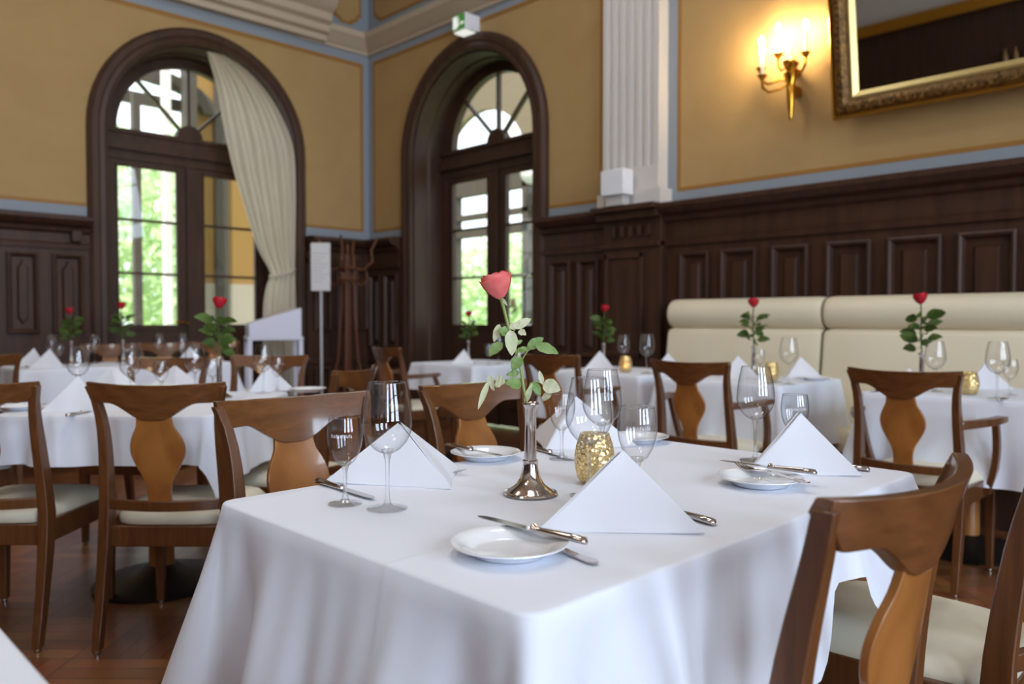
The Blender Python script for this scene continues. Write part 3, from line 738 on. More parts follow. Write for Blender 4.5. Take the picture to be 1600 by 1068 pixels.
# ------------------------------------------------------------------ tables and cloths
def table(loc, rz, w, d, label, group='dining tables'):
    r = thing('dining_table', loc, rz, label, 'table', group)
    MB().box(-w/2+.004, w/2-.004, -d/2+.004, d/2-.004, .715, .744).build('tabletop', 'post_wood', r, bevel=.006)
    MB().lathe([(.05, .05), (.05, .1), (.045, .6), (.06, .66), (.1, .715)], 20).build('column', 'splat_wood', r)
    MB().lathe([(.26, 0), (.265, .012), (.24, .026), (.1, .05), (.06, .08), (0, .08)], 36).build('base', 'black', r)
    return r
def cloth(loc, rz, w, d, over, label, seed=0, bul=.28, pin=.035, drop=None, wave=.012, fold=True, group='white tablecloths'):
    # over: skirts' hang at (-y, +x, +y, -x) sides
    rn = random.Random(seed)
    rc = .03; a, b = w/2, d/2; per = []      # (x, y, nx, ny, drop, flare)
    sides = [((-a+rc, -b), (a-rc, -b), (0, -1), over[0]), ((a, -b+rc), (a, b-rc), (1, 0), over[1]), ((a-rc, b), (-a+rc, b), (0, 1), over[2]), ((-a, b-rc), (-a, -b+rc), (-1, 0), over[3])]
    ph = [rn.uniform(0, 6.28) for _ in range(12)]
    for si in range(4):
        (x0, y0), (x1, y1), nrm, o = sides[si]; L = hypot(x1-x0, y1-y0); n = 60 if drop else 34
        nxt = sides[(si+1) % 4]; prv = sides[si-1]
        for k in range(n+1):
            t_ = k/n; s = t_*L
            f = .03+wave*sin(s*9+ph[si])+wave*.7*sin(s*19+ph[si+4])
            edge = min(s, L-s); f += -pin*math.exp(-((edge-.085)/.045)**2)+pin*.7*math.exp(-((edge-.2)/.07)**2)
            oo = drop(si, t_) if drop and drop(si, t_) else o
            per.append((lerp(x0, x1, t_), lerp(y0, y1, t_), nrm[0], nrm[1], oo, f))
        cx, cy = [(a-rc, -b+rc), (a-rc, b-rc), (-a+rc, b-rc), (-a+rc, -b+rc)][si]
        o1 = per[-1][4]; o2 = (drop((si+1) % 4, 0) if drop and drop((si+1) % 4, 0) else nxt[3])
        for k in range(1, 12):
            q = k/12; an = atan2(nrm[1], nrm[0])+q*pi/2
            oc = lerp(o1, o2, q)
            dr = min(oc/max(cos(q*pi/2), sin(q*pi/2)), oc*1.42)
            f = .03+bul*dr*sin(q*pi)**1.5/max(dr, .01)*dr*1.0
            f = .03+bul*dr*(sin(q*pi)**2)
            per.append((cx+rc*cos(an), cy+rc*sin(an), cos(an), sin(an), dr, f))
    n = len(per); mb = MB(); rings = []
    for sc_ in (.0, .25, .5, .75, .93): rings.append([(p[0]*sc_, p[1]*sc_, .7525) for p in per])
    rings.append([(p[0]-p[2]*.004, p[1]-p[3]*.004, .7525) for p in per])
    for an in (30, 60): rings.append([(p[0]+p[2]*.007*sin(radians(an)), p[1]+p[3]*.007*sin(radians(an)), .7525-.008*(1-cos(radians(an)))) for p in per])
    T = 16
    for k in range(1, T+1):
        t_ = k/T; row = []
        for i, p in enumerate(per):
            fl = .008+p[5]*t_**1.15+(.006*sin(i*.9+t_*3) if fold else 0)*t_
            z = .744-p[4]*t_*(1-.06*(p[5]/.2))
            row.append((p[0]+p[2]*fl, p[1]+p[3]*fl, z))
        rings.append(row)
    vs = [q for r_ in rings for q in r_]; fs = []
    for j in range(len(rings)-1):
        for i in range(n):
            i2 = (i+1) % n; fs.append((j*n+i, j*n+i2, (j+1)*n+i2, (j+1)*n+i))
    mb.add(vs, fs); o = mb.build('tablecloth', 'cloth', angle=70)
    o.location = loc; o.rotation_euler = (0, 0, rz)
    return tag(o, label, 'tablecloth', group)
# front table
def front_drop(si, t_):
    if si == 0:      # near long side, t from its left end to its right end
        x = .66+t_*1.19
        return interp([(.66, .3), (1.2, .29), (1.3, .26), (1.38, .12), (1.47, .12), (1.565, .23), (1.63, .12), (1.85, .11)], x)
    return 0
table((1.255, 1.028, 0), 0, 1.20, .79, 'front dining table hidden under its white cloth')
cloth((1.255, 1.028, 0), 0, 1.22, .81, (.3, .11, .2, .36), 'large white tablecloth on the front table, corner hanging toward the camera', 3, bul=.27, pin=.075, drop=front_drop)
# left table, turned 45 degrees
A45 = radians(-44.5)
table((1.26, 3.36, 0), radians(45), .93, .76, 'left dining table on a round black base behind the brown chairs')
cloth((1.26, 3.36, 0), radians(45), .95, .785, (.24, .16, .2, .165), 'white tablecloth on the left table with two hanging points below its edge', 5, bul=.1)
table((2.15, 6.5, 0), 0, 1.5, .66, 'far left dining table under the arched window')
cloth((2.15, 6.5, 0), 0, 1.52, .68, (.3, .25, .25, .3), 'white tablecloth on the far left table below the arched window', 6)
table((4.23, 4.70, 0), 0, .72, .74, 'small dining table in front of the arched door')
cloth((4.23, 4.70, 0), 0, .74, .76, (.24, .2, .2, .2), 'white tablecloth on the small table before the arched door', 8, bul=.2)
table((4.27, 3.27, 0), 0, .7, .78, 'dining table under the fluted pilaster beside the banquette end')
cloth((4.27, 3.27, 0), 0, .72, .80, (.34, .28, .28, .34), 'white tablecloth on the table with a glowing candle beside the banquette end', 9, bul=.2)
table((4.20, 2.32, 0), 0, .72, .76, 'dining table pushed to the left banquette section')
cloth((4.20, 2.32, 0), 0, .74, .78, (.34, .28, .28, .36), 'white tablecloth on the table at the left banquette section', 10, bul=.2)
table((4.17, 1.15, 0), 0, .74, .70, 'dining table pushed to the right banquette section')
cloth((4.17, 1.15, 0), 0, .76, .72, (.40, .28, .3, .36), 'white tablecloth on the table at the right banquette section', 11, bul=.22)
table((-.4, .86, 0), 0, 1.18, .76, 'dining table at the camera side, only its corner in view')
cloth((-.4, .86, 0), 0, 1.20, .78, (.3, .25, .25, .3), 'white tablecloth corner at the bottom left edge of the photo', 12)

# ------------------------------------------------------------------ tableware
TZ = .7535
def glass_thing(name, H, RB, R, zbowl, shape, base=.034, cat='glass'):
    r = thing(name, (0, 0, -20)); r['category'] = cat
    wall = [(.004, zbowl)]+[(R*a, lerp(zbowl, H, b_)) for a, b_ in shape]
    MB().lathe(wall, 40, cap=False).build('bowl', 'glass', r, angle=180)
    MB().lathe([(wall[-1][0]-.0006, H-.001), (wall[-1][0]+.0007, H-.001), (wall[-1][0]+.0007, H+.0008), (wall[-1][0]-.0006, H+.0008), (wall[-1][0]-.0006, H-.001)], 40, cap=False).build('rim', 'solid', r)
    MB().lathe([(.0075, .008), (.0045, .02), (.0036, zbowl*.5), (.0042, zbowl*.85), (.0075, zbowl), (.012, zbowl+.008), (0, zbowl+.009)], 20).build('stem', 'solid', r)
    MB().lathe([(base, 0), (base, .0015), (base*.75, .003), (base*.35, .005), (.0075, .008), (0, .009)], 36).build('foot', 'foot_glass', r)
    return r
WG = glass_thing('wine_glass', .226, 0, .0445, .098, [(.28, .02), (.52, .07), (.80, .18), (.95, .29), (1.0, .38), (.985, .5), (.92, .7), (.80, .9), (.74, 1.0)], .036)
GO = glass_thing('water_goblet', .160, 0, .0325, .070, [(.30, .02), (.55, .10), (.78, .25), (.93, .42), (1.0, .6), (.98, .76), (.90, .93), (.86, 1.0)], .031)
# etched band of writing on the goblet
ebm = MB()
def rad_go(z): return .0325*smoothtab([(.02, .30), (.10, .55), (.25, .78), (.42, .93), (.6, 1.0), (.76, .98), (.93, .90), (1.0, .86)], (z-.07)/.09)
for k in range(11):
    a0 = -.62+k*.115
    for (u0, u1, z0, z1) in ((0, .02, 0, 1), (.05, .07, 0, .62), (0, .07, .0, .14)) if k % 3 else ((0, .02, 0, 1), (0, .07, .86, 1), (.05, .07, .1, 1)):
        za, zc = .1255+z0*.006, .1255+z1*.006
        q = [(a0+u0, za), (a0+u1, za), (a0+u1, zc), (a0+u0, zc)]
        ebm.add([((rad_go(z)+.0004)*cos(a), (rad_go(z)+.0004)*sin(a), z) for a, z in q], [(0, 1, 2, 3)])
ebm.build('etched_lettering', 'etch', GO, smooth=False)

def napkin_thing():
    r = thing('napkin', (0, 0, -20)); r['category'] = 'napkin'
    return r
def napkin(q, ax, half, L, h, label, group, pl=0, right=1, left=1):
    # pyramid-folded napkin: ridge from the foot q up to an apex over the axis, two sheets spreading from it
    r = thing('napkin', (q[0], q[1], TZ), ax, label, 'napkin', group)
    for s in (1, -1):
        k_ = left if s > 0 else right; R_ = Vector((L*k_*cos(half), s*L*k_*sin(half), 0)); P_ = Vector((L*.6, pl, h)); Q_ = Vector((0, 0, 0))
        for (k, off) in ((0, 0), (1, .0045)):
            m_ = MB(); N = 12
            nrm = (P_-Q_).cross(R_-Q_).normalized()*(-s)
            if nrm.z > 0: nrm = nrm
            def fn(u, v, side):
                # u along base, v towards apex
                a = Q_.lerp(R_, u); p = a.lerp(P_, v)
                puff = sin(pi*min(1, u))*(1-v)*.006*(1-abs(2*u-1)*.3)
                ins = Vector((cos(half)*.012*k*(1-v)*(1-u), 0, 0))
                return p-nrm*(off-puff+side*.0016)+ins
            m_.slab(N, N, lambda u, v: fn(u, v*.995, 0), lambda u, v: fn(u, v*.995, 1))
            m_.build('outer_fold' if k == 0 else 'inner_fold', 'napkin', r, angle=60)
    return r
NPK = 'pyramid-folded napkins'
def plate_thing():
    r = thing('side_plate', (0, 0, -20)); r['category'] = 'plate'
    MB().lathe([(0, .004), (.048, .004), (.056, .006), (.066, .013), (.083, .0185), (.0855, .0185), (.086, .017), (.083, .0155), (.066, .0105), (.056, .002), (.052, 0), (.047, 0), (.045, .002), (0, .002)], 56, cap=False).build('dish', 'china', r, angle=50)
    return r
PT = plate_thing()
def cutlery(kind):
    r = thing(kind, (0, 0, -20)); r['category'] = 'cutlery'
    # lies along local y: handle end at y = 0, tip at +y
    if kind == 'table_knife':
        rows = []
        for (y, w, h) in ((0, .004, .003), (.004, .0085, .0055), (.03, .0085, .0056), (.085, .0062, .0045), (.094, .005, .004), (.097, .0075, .006), (.101, .0075, .006), (.104, .004, .003)):
            rows.append([(w*cos(a), y, h+h*sin(a)) for a in [2*pi*k/10 for k in range(10)]])
        MB().sweep(rows).build('handle', 'silver', r, angle=60)
        def bl(u, v, s): return (lerp(-.0085, .0085, u)*(1 if v < .75 else sqrt(max(.02, 1-((v-.75)/.25)**2)))+.0*v, .102+v*.115, .0035+s*.0006*(1-u)+.0005)
        MB().slab(5, 16, lambda u, v: bl(u, v, 1), lambda u, v: bl(u, v, -1)).build('blade', 'steel', r, angle=50)
    else:
        def hd(u, v, s):
            w = interp([(0, .004), (.06, .0095), (.3, .0065), (.7, .003), (.85, .0035), (1, .011)], v)
            z = interp([(0, .004), (.3, .003), (.7, .007), (1, .004)], v); return (lerp(-w, w, u), v*.145, z+s*.001)
        MB().slab(5, 26, lambda u, v: hd(u, v, 1), lambda u, v: hd(u, v, -1)).build('handle', 'silver', r, angle=50)
        tn = MB()
        def pl(u, v, s): return (lerp(-.0115, .0115, u), .144+v*.02, lerp(.004, .001, sin(v*pi/2))+s*.0008+.001)
        tn.slab(4, 5, lambda u, v: pl(u, v, 1), lambda u, v: pl(u, v, -1))
        for k in range(4):
            x = -.0096+k*.0064; tn.tube([(x, .162, .002), (x, .185, .0045), (x, .205, .012)], [.0016, .0014, .0007], 6)
        tn.build('tines', 'steel', r, angle=50)
    return r
KN = cutlery('table_knife'); FK = cutlery('table_fork')
def lay(proto, p0, p1, label, z=TZ, z1=None, group=None):
    # handle end at p0, tip towards p1
    v = (p1[0]-p0[0], p1[1]-p0[1]); o = place(proto, (p0[0], p0[1], z), face(v), label, group)
    if z1 is not None: o.rotation_euler = (math.asin((z1-z)/.21), 0, face(v))
    return o
GK, GFK, GPL = 'knives on the front table', 'forks on the front table', 'side plates on the front table'
GWG, GGO = 'wine glasses on the front table', 'water goblets on the front table'
# front table: four settings
place(WG, (.831, 1.162, TZ), .3, 'tall empty wine glass at front left, before a folded napkin', GWG)
place(WG, (1.168, .977, TZ), 1, 'wine glass just behind the gold candle glass, nearer of the overlapping pair', GWG)
place(WG, (1.395, 1.128, TZ), 2, 'wine glass behind the gold candle glass, farther of the overlapping pair', GWG)
place(WG, (1.745, .942, TZ), 3, 'wine glass at the right behind the right-hand napkin', GWG)
place(GO, (.797, 1.246, TZ), radians(-135), 'small goblet with etched lettering left of the tall front wine glass', GGO)
place(GO, (1.432, 1.283, TZ), radians(-120), 'small goblet right of the silver rose vase', GGO)
place(GO, (1.172, .866, TZ), radians(-140), 'small goblet rising behind the peak of the large front napkin', GGO, 1.12)
place(GO, (1.80, .87, TZ), radians(-140), 'small goblet half hidden by the right-hand napkin', GGO)
napkin((1.016, 1.207), radians(84), radians(38), .272, .115, 'white folded napkin behind the front left wine glass', NPK, .022, .8)
napkin((.906, .866), radians(-21), radians(26), .266, .118, 'large white folded napkin nearest the camera on the front table', NPK)
napkin((1.57, .868), radians(-14), radians(34), .245, .126, 'white folded napkin at the right end of the front table', NPK, -.02, 1, .42)
napkin((1.50, 1.40), radians(10), radians(42), .25, .125, 'white folded napkin behind the overlapping wine glasses on the front table', NPK)
place(PT, (.797, .815, TZ), 0, 'white side plate in front of the large near napkin', GPL)
place(PT, (1.497, .797, TZ), 0, 'white side plate left of the right-hand napkin', GPL)
place(PT, (1.305, 1.418, TZ), 0, 'white side plate behind the rose vase foot', GPL)
place(PT, (1.785, 1.318, TZ), 0, 'white side plate at the far right edge of the front table', GPL)
lay(KN, (.862, .725), (.851, .916), 'table knife lying across the near side plate', .7705, .7725, GK)
lay(KN, (1.563, .708), (1.556, .92), 'table knife lying across the right side plate', .7765, .7765, GK)
lay(KN, (1.287, 1.545), (1.275, 1.328), 'table knife lying across the side plate behind the vase', .7705, .7705, GK)
lay(KN, (.86, 1.45), (.852, 1.224), 'table knife behind the small etched goblet at the left', group=GK)
lay(KN, (1.492, 1.45), (1.44, 1.26), 'table knife lying by the small goblet right of the vase', group=GK)
lay(KN, (1.143, .688), (1.19, .88), 'table knife whose handle shows right of the large near napkin', group=GK)
lay(KN, (1.80, .695), (1.80, .9), 'table knife whose end shows right of the right-hand napkin', group=GK)
lay(FK, (.842, .69), (.882, .93), 'fork tucked under the rim of the near side plate', group=GFK)
lay(FK, (1.49, .69), (1.572, .925), 'fork lying under the knife across the right side plate', .7705, .7705, GFK)
lay(FK, (1.10, 1.50), (1.13, 1.28), 'fork showing its tines right of the far left napkin', group=GFK)

# candle glasses
def votive():
    r = thing('candle_glass', (0, 0, -20)); r['category'] = 'candle holder'
    MB().lathe([(.0, .002), (.028, .002), (.036, .012), (.041, .035), (.042, .055), (.038, .08), (.031, .1), (.030, .104)], 36, cap=False).build('gold_jar', 'gold', r, angle=180)
    MB().lathe([(0, .005), (.02, .005), (.02, .03), (0, .03)], 20).build('tealight', 'wax', r)
    return r
VT = votive()
def votive_lit():
    r = thing('lit_candle_glass', (0, 0, -20)); r['category'] = 'candle holder'
    MB().lathe([(.0, .002), (.028, .002), (.036, .012), (.041, .035), (.042, .055), (.038, .08), (.031, .1), (.030, .104)], 36, cap=False).build('gold_jar', 'gold', r, angle=180)
    tl = MB().lathe([(0, .005), (.02, .005), (.02, .03), (0, .03)], 20).build('tealight', 'wax', r)
    MB().lathe([(.002, .03), (.005, .036), (.006, .043), (.003, .054), (0, .062)], 10).build('flame', 'flame', tl)
    return r
VL = votive_lit()
GV = 'gold candle glasses'
place(VT, (1.268, 1.045, TZ), 0, 'gold crackle candle glass on the front table right of the vase', GV)
place(VT, (4.10, 2.12, TZ), .5, 'gold candle glass on the table at the left banquette section', GV)
place(VT, (3.99, 1.105, TZ), 1, 'gold candle glass right of the armchair, on the right banquette table', GV)
place(VL, (4.12, 3.14, TZ), 0, 'glowing lit candle glass on the table beside the banquette end', GV)

# bud vases and roses
def vase():
    r = thing('bud_vase', (0, 0, -20)); r['category'] = 'vase'
    MB().lathe([(.051, 0), (.053, .003), (.051, .006), (.046, .0065), (.04, .011), (.028, .02), (.02, .033), (.0155, .05), (.014, .06), (.0155, .062), (.0155, .066), (.012, .068)], 40).build('foot', 'silver', r, angle=30)
    MB().lathe([(.012, .066), (.0115, .12), (.011, .165), (.0155, .173), (.0165, .176), (.0155, .178), (.0125, .176), (.0095, .165), (.0095, .07)], 28, cap=False).build('tube', 'silver', r, angle=60)
    return r
VS = vase(); GVS = 'silver bud vases'
VP = [((1.097, 1.064), 'silver bud vase with a coral rose in the middle of the front table'),
      ((1.511, 3.352), 'silver bud vase with a red rose on the left table by the window'),
      ((2.23, 6.7), 'silver bud vase on the far left table below the arched window'),
      ((1.86, 6.72), 'leftmost silver bud vase, on the far left table before the dark panels'),
      ((4.106, 4.66), 'silver bud vase on the small table before the arched door'),
      ((4.38, 3.53), 'silver bud vase on the table beside the banquette end'),
      ((4.40, 2.39), 'silver bud vase on the table at the left banquette section'),
      ((4.12, 1.35), 'silver bud vase behind the armchair on the right banquette table')]
for (p, lb) in VP: place(VS, (p[0], p[1], TZ), 0, lb, GVS)

def leaf_mb(mb, P0, P1, w, nrm, curl=.12, fold=.18):
    P0, P1 = Vector(P0), Vector(P1); ax = P1-P0; L = ax.length; n_ = Vector(nrm).normalized(); s_ = ax.cross(n_).normalized(); n_ = s_.cross(ax).normalized()
    def fn(u, v):
        ww = w*.5*(sin(pi*min(1, v**.8))**.75)*(1-.1*v) if 0 < v < 1 else 0
        x = lerp(-1, 1, u); return P0+ax*v+s_*x*ww+n_*(abs(x)*ww*fold-curl*L*(v-.5)**2*1.2+.0012*sin(v*18)*abs(x))
    mb.grid(7, 12, fn)
def rose_head(r, base, axis, size, m):
    ax = Vector(axis).normalized(); a = Vector((0, 1, 0)); e1 = ax.cross(a).normalized(); e2 = ax.cross(e1)
    B = Vector(base); hd = MB()
    for (n, rad, h, ph, flare) in ((3, .22, .90, 0, 0), (4, .34, .96, .5, .02), (4, .46, 1.0, 1.3, .05), (5, .56, .99, .2, .12), (5, .62, .90, .9, .26)):
        for k in range(n):
            c = ph+2*pi*k/n; sp = 2*pi/n*.8; q = .04*sin(k*2.7+ph*5)
            def fn(u, v):
                an = c+lerp(-sp, sp, u); edge = 1-.10*(2*u-1)**2+q+.025*sin(u*11+k)*v
                prof = sin(min(1, v*1.02)*pi*.5)**.85
                rr = size*rad*(.24+.76*prof)*(1-.05*max(0, v-.8)/.2)+size*flare*max(0, v-.72)*(1.1-.8*(2*u-1)**2)
                zz = size*h*v*edge-size*flare*1.2*max(0, v-.82)
                return B+ax*zz+(e1*cos(an)+e2*sin(an))*rr
            hd.grid(13, 13, fn)
    return hd.build('flower', m, r, angle=180)
# the coral rose, in its own plane facing the aisle: u to the right, z up, from the vase mouth
RU = Vector((.7128, -.7014, 0)); RF = Vector((.7014, .7128, 0))
S_ = .001236/3.815
ro = thing('rose', (1.097, 1.064, TZ+.175), 0, 'single coral rose with loose pale leaves in the front table vase', 'flower', 'roses in bud vases')
def RP(zx, zy, d=0): return RU*((zx-415)*S_)+Vector((0, 0, (893-zy)*S_))+RF*d
st = MB(); st.tube([RP(415, 960), RP(405, 930), RP(395, 890), RP(375, 800, -.004), RP(358, 690), RP(330, 590, .004), RP(305, 490), RP(285, 440), RP(260, 340), RP(238, 255)], [.003]*3+[.0028]*3+[.0032, .003, .003, .0042], 8)
stem = st.build('stem', 'stem', ro, angle=180)
tw = MB()
for pts in ([(355, 655), (372, 615), (400, 575), (430, 560)], [(362, 740), (300, 755), (235, 752), (170, 757), (140, 780)], [(385, 850), (415, 770), (450, 760), (490, 775)], [(335, 600), (345, 560), (380, 570)], [(290, 470), (250, 470), (225, 500)], [(300, 480), (330, 440), (350, 410)]):
    tw.tube([RP(a, b, .002*i) for i, (a, b) in enumerate(pts)], .0013, 6)
tw.build('twig', 'stem', ro, angle=180)
LV = [((315, 440), (422, 383), 52, 'leaf_pale', .01), ((345, 455), (388, 480), 40, 'leaf_pale', .0), ((290, 440), (350, 412), 40, 'leaf_pale', -.01), ((285, 470), (226, 452), 62, 'leaf', -.006),
      ((232, 418), (196, 525), 42, 'leaf_pale', .006), ((246, 525), (166, 604), 66, 'leaf', -.012), ((296, 452), (305, 605), 72, 'leaf_pale', -.016), ((398, 560), (492, 497), 58, 'leaf', .004),
      ((445, 540), (580, 590), 70, 'leaf', -.008), ((328, 580), (424, 556), 34, 'leaf', .008), ((320, 540), (370, 512), 26, 'leaf', .01), ((358, 612), (305, 690), 72, 'leaf', -.012),
      ((350, 705), (268, 720), 36, 'leaf', .004), ((362, 775), (266, 762), 78, 'leaf', -.008), ((205, 762), (264, 760), 86, 'leaf_pale', .002), ((170, 720), (196, 822), 34, 'leaf_pale', -.004),
      ((165, 757), (103, 922), 34, 'leaf_pale', -.012), ((432, 764), (474, 842), 46, 'leaf', -.006), ((488, 770), (592, 808), 84, 'leaf_pale', -.002), ((540, 822), (478, 880), 40, 'leaf_pale', .008),
      ((488, 778), (468, 694), 30, 'leaf_pale', .002), ((384, 885), (424, 766), 34, 'leaf_pale', -.004)]
for i, (p0, p1, w, m, d) in enumerate(LV):
    lm = MB(); rr = random.Random(i); leaf_mb(lm, RP(p0[0], p0[1], d*.4), RP(p1[0], p1[1], d+rr.uniform(-.01, .01)), w*S_*1.12, -RF+Vector((rr.uniform(-.3, .3), rr.uniform(-.3, .3), rr.uniform(.1, .7))), curl=rr.uniform(.05, .35))
    lm.build('leaf', m, ro, angle=180)
sp = MB()
for (p0, p1) in (((240, 262), (218, 262)), ((245, 262), (278, 310)), ((240, 260), (262, 240)), ((236, 258), (205, 250))): leaf_mb(sp, RP(*p0), RP(*p1, -.006), .006, -RF)
sp.build('sepal', 'leaf_pale', ro, angle=180)
rose_head(ro, RP(238, 262), RU*(-.28)+Vector((0, 0, 1))-RF*.12, .0485, 'petal')
# darker red roses for the other tables
rr_ = thing('red_rose', (0, 0, -20)); rr_['category'] = 'flower'
st = MB(); st.tube([(0, 0, -.03), (0, 0, .02), (.004, .003, .08), (.0, .006, .14), (.004, .004, .2)], .0028, 8); st.build('stem', 'leaf_dark', rr_)
rd = random.Random(4)
for i in range(20):
    z = .03+.13*(i/19); an = i*2.4; l_ = rd.uniform(.045, .075); up = rd.uniform(-.1, .5)
    j = MB(); b0 = Vector((0, .003, z)); d_ = Vector((cos(an), sin(an), up)); leaf_mb(j, b0+d_*.018, b0+d_*(.018+l_), rd.uniform(.034, .05), (rd.uniform(-1, 1), rd.uniform(-1, 1), .5), curl=.35); j.tube([b0, b0+d_*.02], .001, 5)
    j.build('leaf', 'leaf_dark', rr_, angle=180)
rose_head(rr_, (.004, .004, .2), (.1, .05, 1), .042, 'petal_red')
RLAB = ['red rose in the vase on the left table, against the window curtain', 'red rose on the far left table against the window frame', 'leftmost red rose, on the far left table against the dark panels', 'red rose on the small table before the arched door',
        'red rose on the table beside the banquette end, against dark panels', 'red rose standing before the left banquette section', 'red rose standing before the right banquette section, above the armchair']
for i, ((p, _), lb) in enumerate(zip(VP[1:], RLAB)):
    s_ = [1.12, 1.3, 1.1, 1.0, 1.15, 1.25, 1.25][i]
    place(rr_, (p[0], p[1], TZ+.165), i*1.3, lb, 'roses in bud vases', s_)

# background settings
GB_N = 'napkins on the background tables'
def nb(p, ax, lb, s=1): napkin(p, radians(ax), radians(40), .22*s, .125*s, lb, GB_N)
nb((.80, 3.27), 0, 'white folded napkin on the left table between the two near chairs')
nb((1.50, 3.80), 70, 'white folded napkin on the left table before the far chair', .9)
nb((1.72, 3.50), 20, 'white folded napkin at the right end of the left table', .95)
nb((1.27, 3.90), 80, 'white folded napkin behind the middle glasses on the left table', .9)
nb((1.48, 6.72), 0, 'leftmost white folded napkin on the far left table', 1.0)
nb((1.48, 6.32), 5, 'second white folded napkin from the left on the far left table', 1.05)
nb((2.62, 6.6), 10, 'white folded napkin at the right end of the far left table', .9)
nb((3.98, 4.72), -20, 'white folded napkin left of the vase on the table before the arched door', .85)
nb((4.30, 4.40), -10, 'white folded napkin right of the vase on the table before the arched door', .85)
nb((4.10, 3.48), -20, 'white folded napkin left of the vase on the table beside the banquette end')
nb((4.40, 3.12), -20, 'small looking white napkin by the banquette end, right of the candle', .9)
nb((4.08, 2.42), -15, 'white folded napkin below the rose at the left banquette section')
nb((4.33, 2.15), -15, 'white folded napkin right of the candle at the left banquette section', .95)
nb((4.33, 1.22), -30, 'white folded napkin at the right banquette section beside the gold candle', .95)
nb((3.98, 1.44), -30, 'white folded napkin behind the armchair on the right banquette table', .8)

GB_W, GB_G = 'wine glasses on the background tables', 'goblets on the background tables'
for (p, lb, s) in [((1.05, 3.70), 'wine glass left of centre on the left table, above the napkin', 1), ((1.22, 3.58), 'wine glass in the middle of the left table, sparkling', .95), ((1.50, 3.58), 'wine glass on the left table before the far chair', 1.0), ((1.75, 3.42), 'wine glass at the right end of the left table, before the orange splat', 1.0),
                   ((1.72, 6.7), 'leftmost wine glass on the far left table', 1), ((2.02, 6.7), 'wine glass left of the red rose on the far left table', 1), ((2.48, 6.62), 'wine glass right of the red rose on the far left table', 1), ((2.7, 6.7), 'rightmost wine glass on the far left table, under the window sash', 1),
                   ((4.22, 4.44), 'wine glass right of the vase on the table before the arched door', 1.1),
                   ((4.36, 3.34), 'left wine glass on the table beside the banquette end, behind the lit candle', 1.05), ((4.13, 2.98), 'right wine glass on the table beside the banquette end', 1.1),
                   ((3.96, 1.95), 'wine glass at the right end of the table at the left banquette section', 1.08),
                   ((4.06, 1.27), 'wide wine glass behind the armchair crest, at the right banquette table', 1.05), ((3.88, .965), 'wine glass at the far right edge on the right banquette table', 1.08)]:
    place(WG, (p[0], p[1], TZ), 0, lb, GB_W, s)
for (p, lb) in [((1.72, 6.5), 'goblet between the napkins and the leftmost rose on the far left table'), ((1.93, 6.55), 'goblet below the leftmost rose on the far left table'), ((2.25, 6.55), 'goblet below the red rose on the far left table'), ((2.6, 6.45), 'goblet at the right front of the far left table'),
                ((1.60, 3.62), 'goblet beside the far wine glass on the left table'), ((1.84, 3.45), 'goblet at the right corner of the left table'), ((1.32, 3.50), 'goblet in the middle of the left table'),
                ((4.10, 4.42), 'goblet on the table before the arched door'), ((4.38, 2.34), 'goblet right under the rose at the left banquette section'), ((4.10, .97), 'goblet right of the napkin at the right banquette section')]:
    place(GO, (p[0], p[1], TZ), 0, lb, GB_G)
for (p, lb) in [((1.93, 3.33), 'white side plate at the right corner of the left table'), ((.77, 3.42), 'white side plate at the left edge of the left table'), ((4.35, 1.98), 'white side plate at the left banquette section near the seam'), ((3.9, 1.40), 'white side plate behind the armchair on the right banquette table'), ((1.46, 3.95), 'white side plate at the far side of the left table')]:
    place(PT, (p[0], p[1], TZ), 0, lb, 'side plates on the background tables')
for (p0, p1, lb) in [((.83, 3.06), (.97, 3.2), 'knife beside the napkin on the left table'), ((3.66+.1, .93), (3.9, .94), 'knife at the edge of the right banquette table'), ((3.80, 1.46), (4.0, 1.45), 'knife behind the armchair on the right banquette table'), ((3.86, 2.03), (4.05, 2.04), 'knife at the right end of the left banquette table'), ((1.48, 6.33), (1.5, 6.52), 'knife in front of the second napkin on the far left table')]:
    lay(KN, p0, p1, lb, group='knives on the background tables')

# ------------------------------------------------------------------ things by the corner
sg = thing('sign_stand', (4.21, 7.0, 0), radians(-38), 'white notice board on a thin metal pole in the corner', 'sign')
MB().lathe([(.14, 0), (.14, .012), (.02, .025), (0, .025)], 28).build('base', 'white_metal', sg)
MB().lathe([(.014, .02), (.014, 1.5)], 12).build('pole', 'white_metal', sg)
MB().box(-.095, .095, -.03, -.012, 1.38, 1.86).build('board', 'board', sg, bevel=.008)
lnm = MB()
for k in range(9): lnm.box(-.075, .075-.03*(k % 3), -.0312, -.0302, 1.75-k*.035, 1.756-k*.035)
lnm.build('printed_lines', mat('faint_print', (170, 166, 166), .8), sg, smooth=False)

ld = thing('lectern_desk', (3.72, 7.06, 0), radians(-112), 'lilac-white sloping reading desk in front of the tied curtain', 'desk')
MB().add([(x, y, z) for x in (-.22, .22) for (y, z) in ((-.24, .93), (-.24, 1.06), (.24, 1.21), (.24, .93))], [(0, 1, 2, 3), (4, 7, 6, 5), (0, 4, 5, 1), (1, 5, 6, 2), (2, 6, 7, 3), (3, 7, 4, 0)]).build('sloping_top', 'lilac', ld, smooth=False, bevel=.01)
MB().box(-.232, .232, -.255, .255, .90, .935).build('tray', 'lilac', ld, bevel=.008)
for sx in (-1, 1):
    for sy in (-1, 1): MB().sweep([[(sx*.21-.02+sx*t_*.0, sy*.23-.02, z), (sx*.21+.02, sy*.23-.02, z), (sx*.21+.02, sy*.23+.02, z), (sx*.21-.02, sy*.23+.02, z)] for t_, z in ((0, 0), (1, .9))]).build('leg', 'lilac', ld, smooth=False)

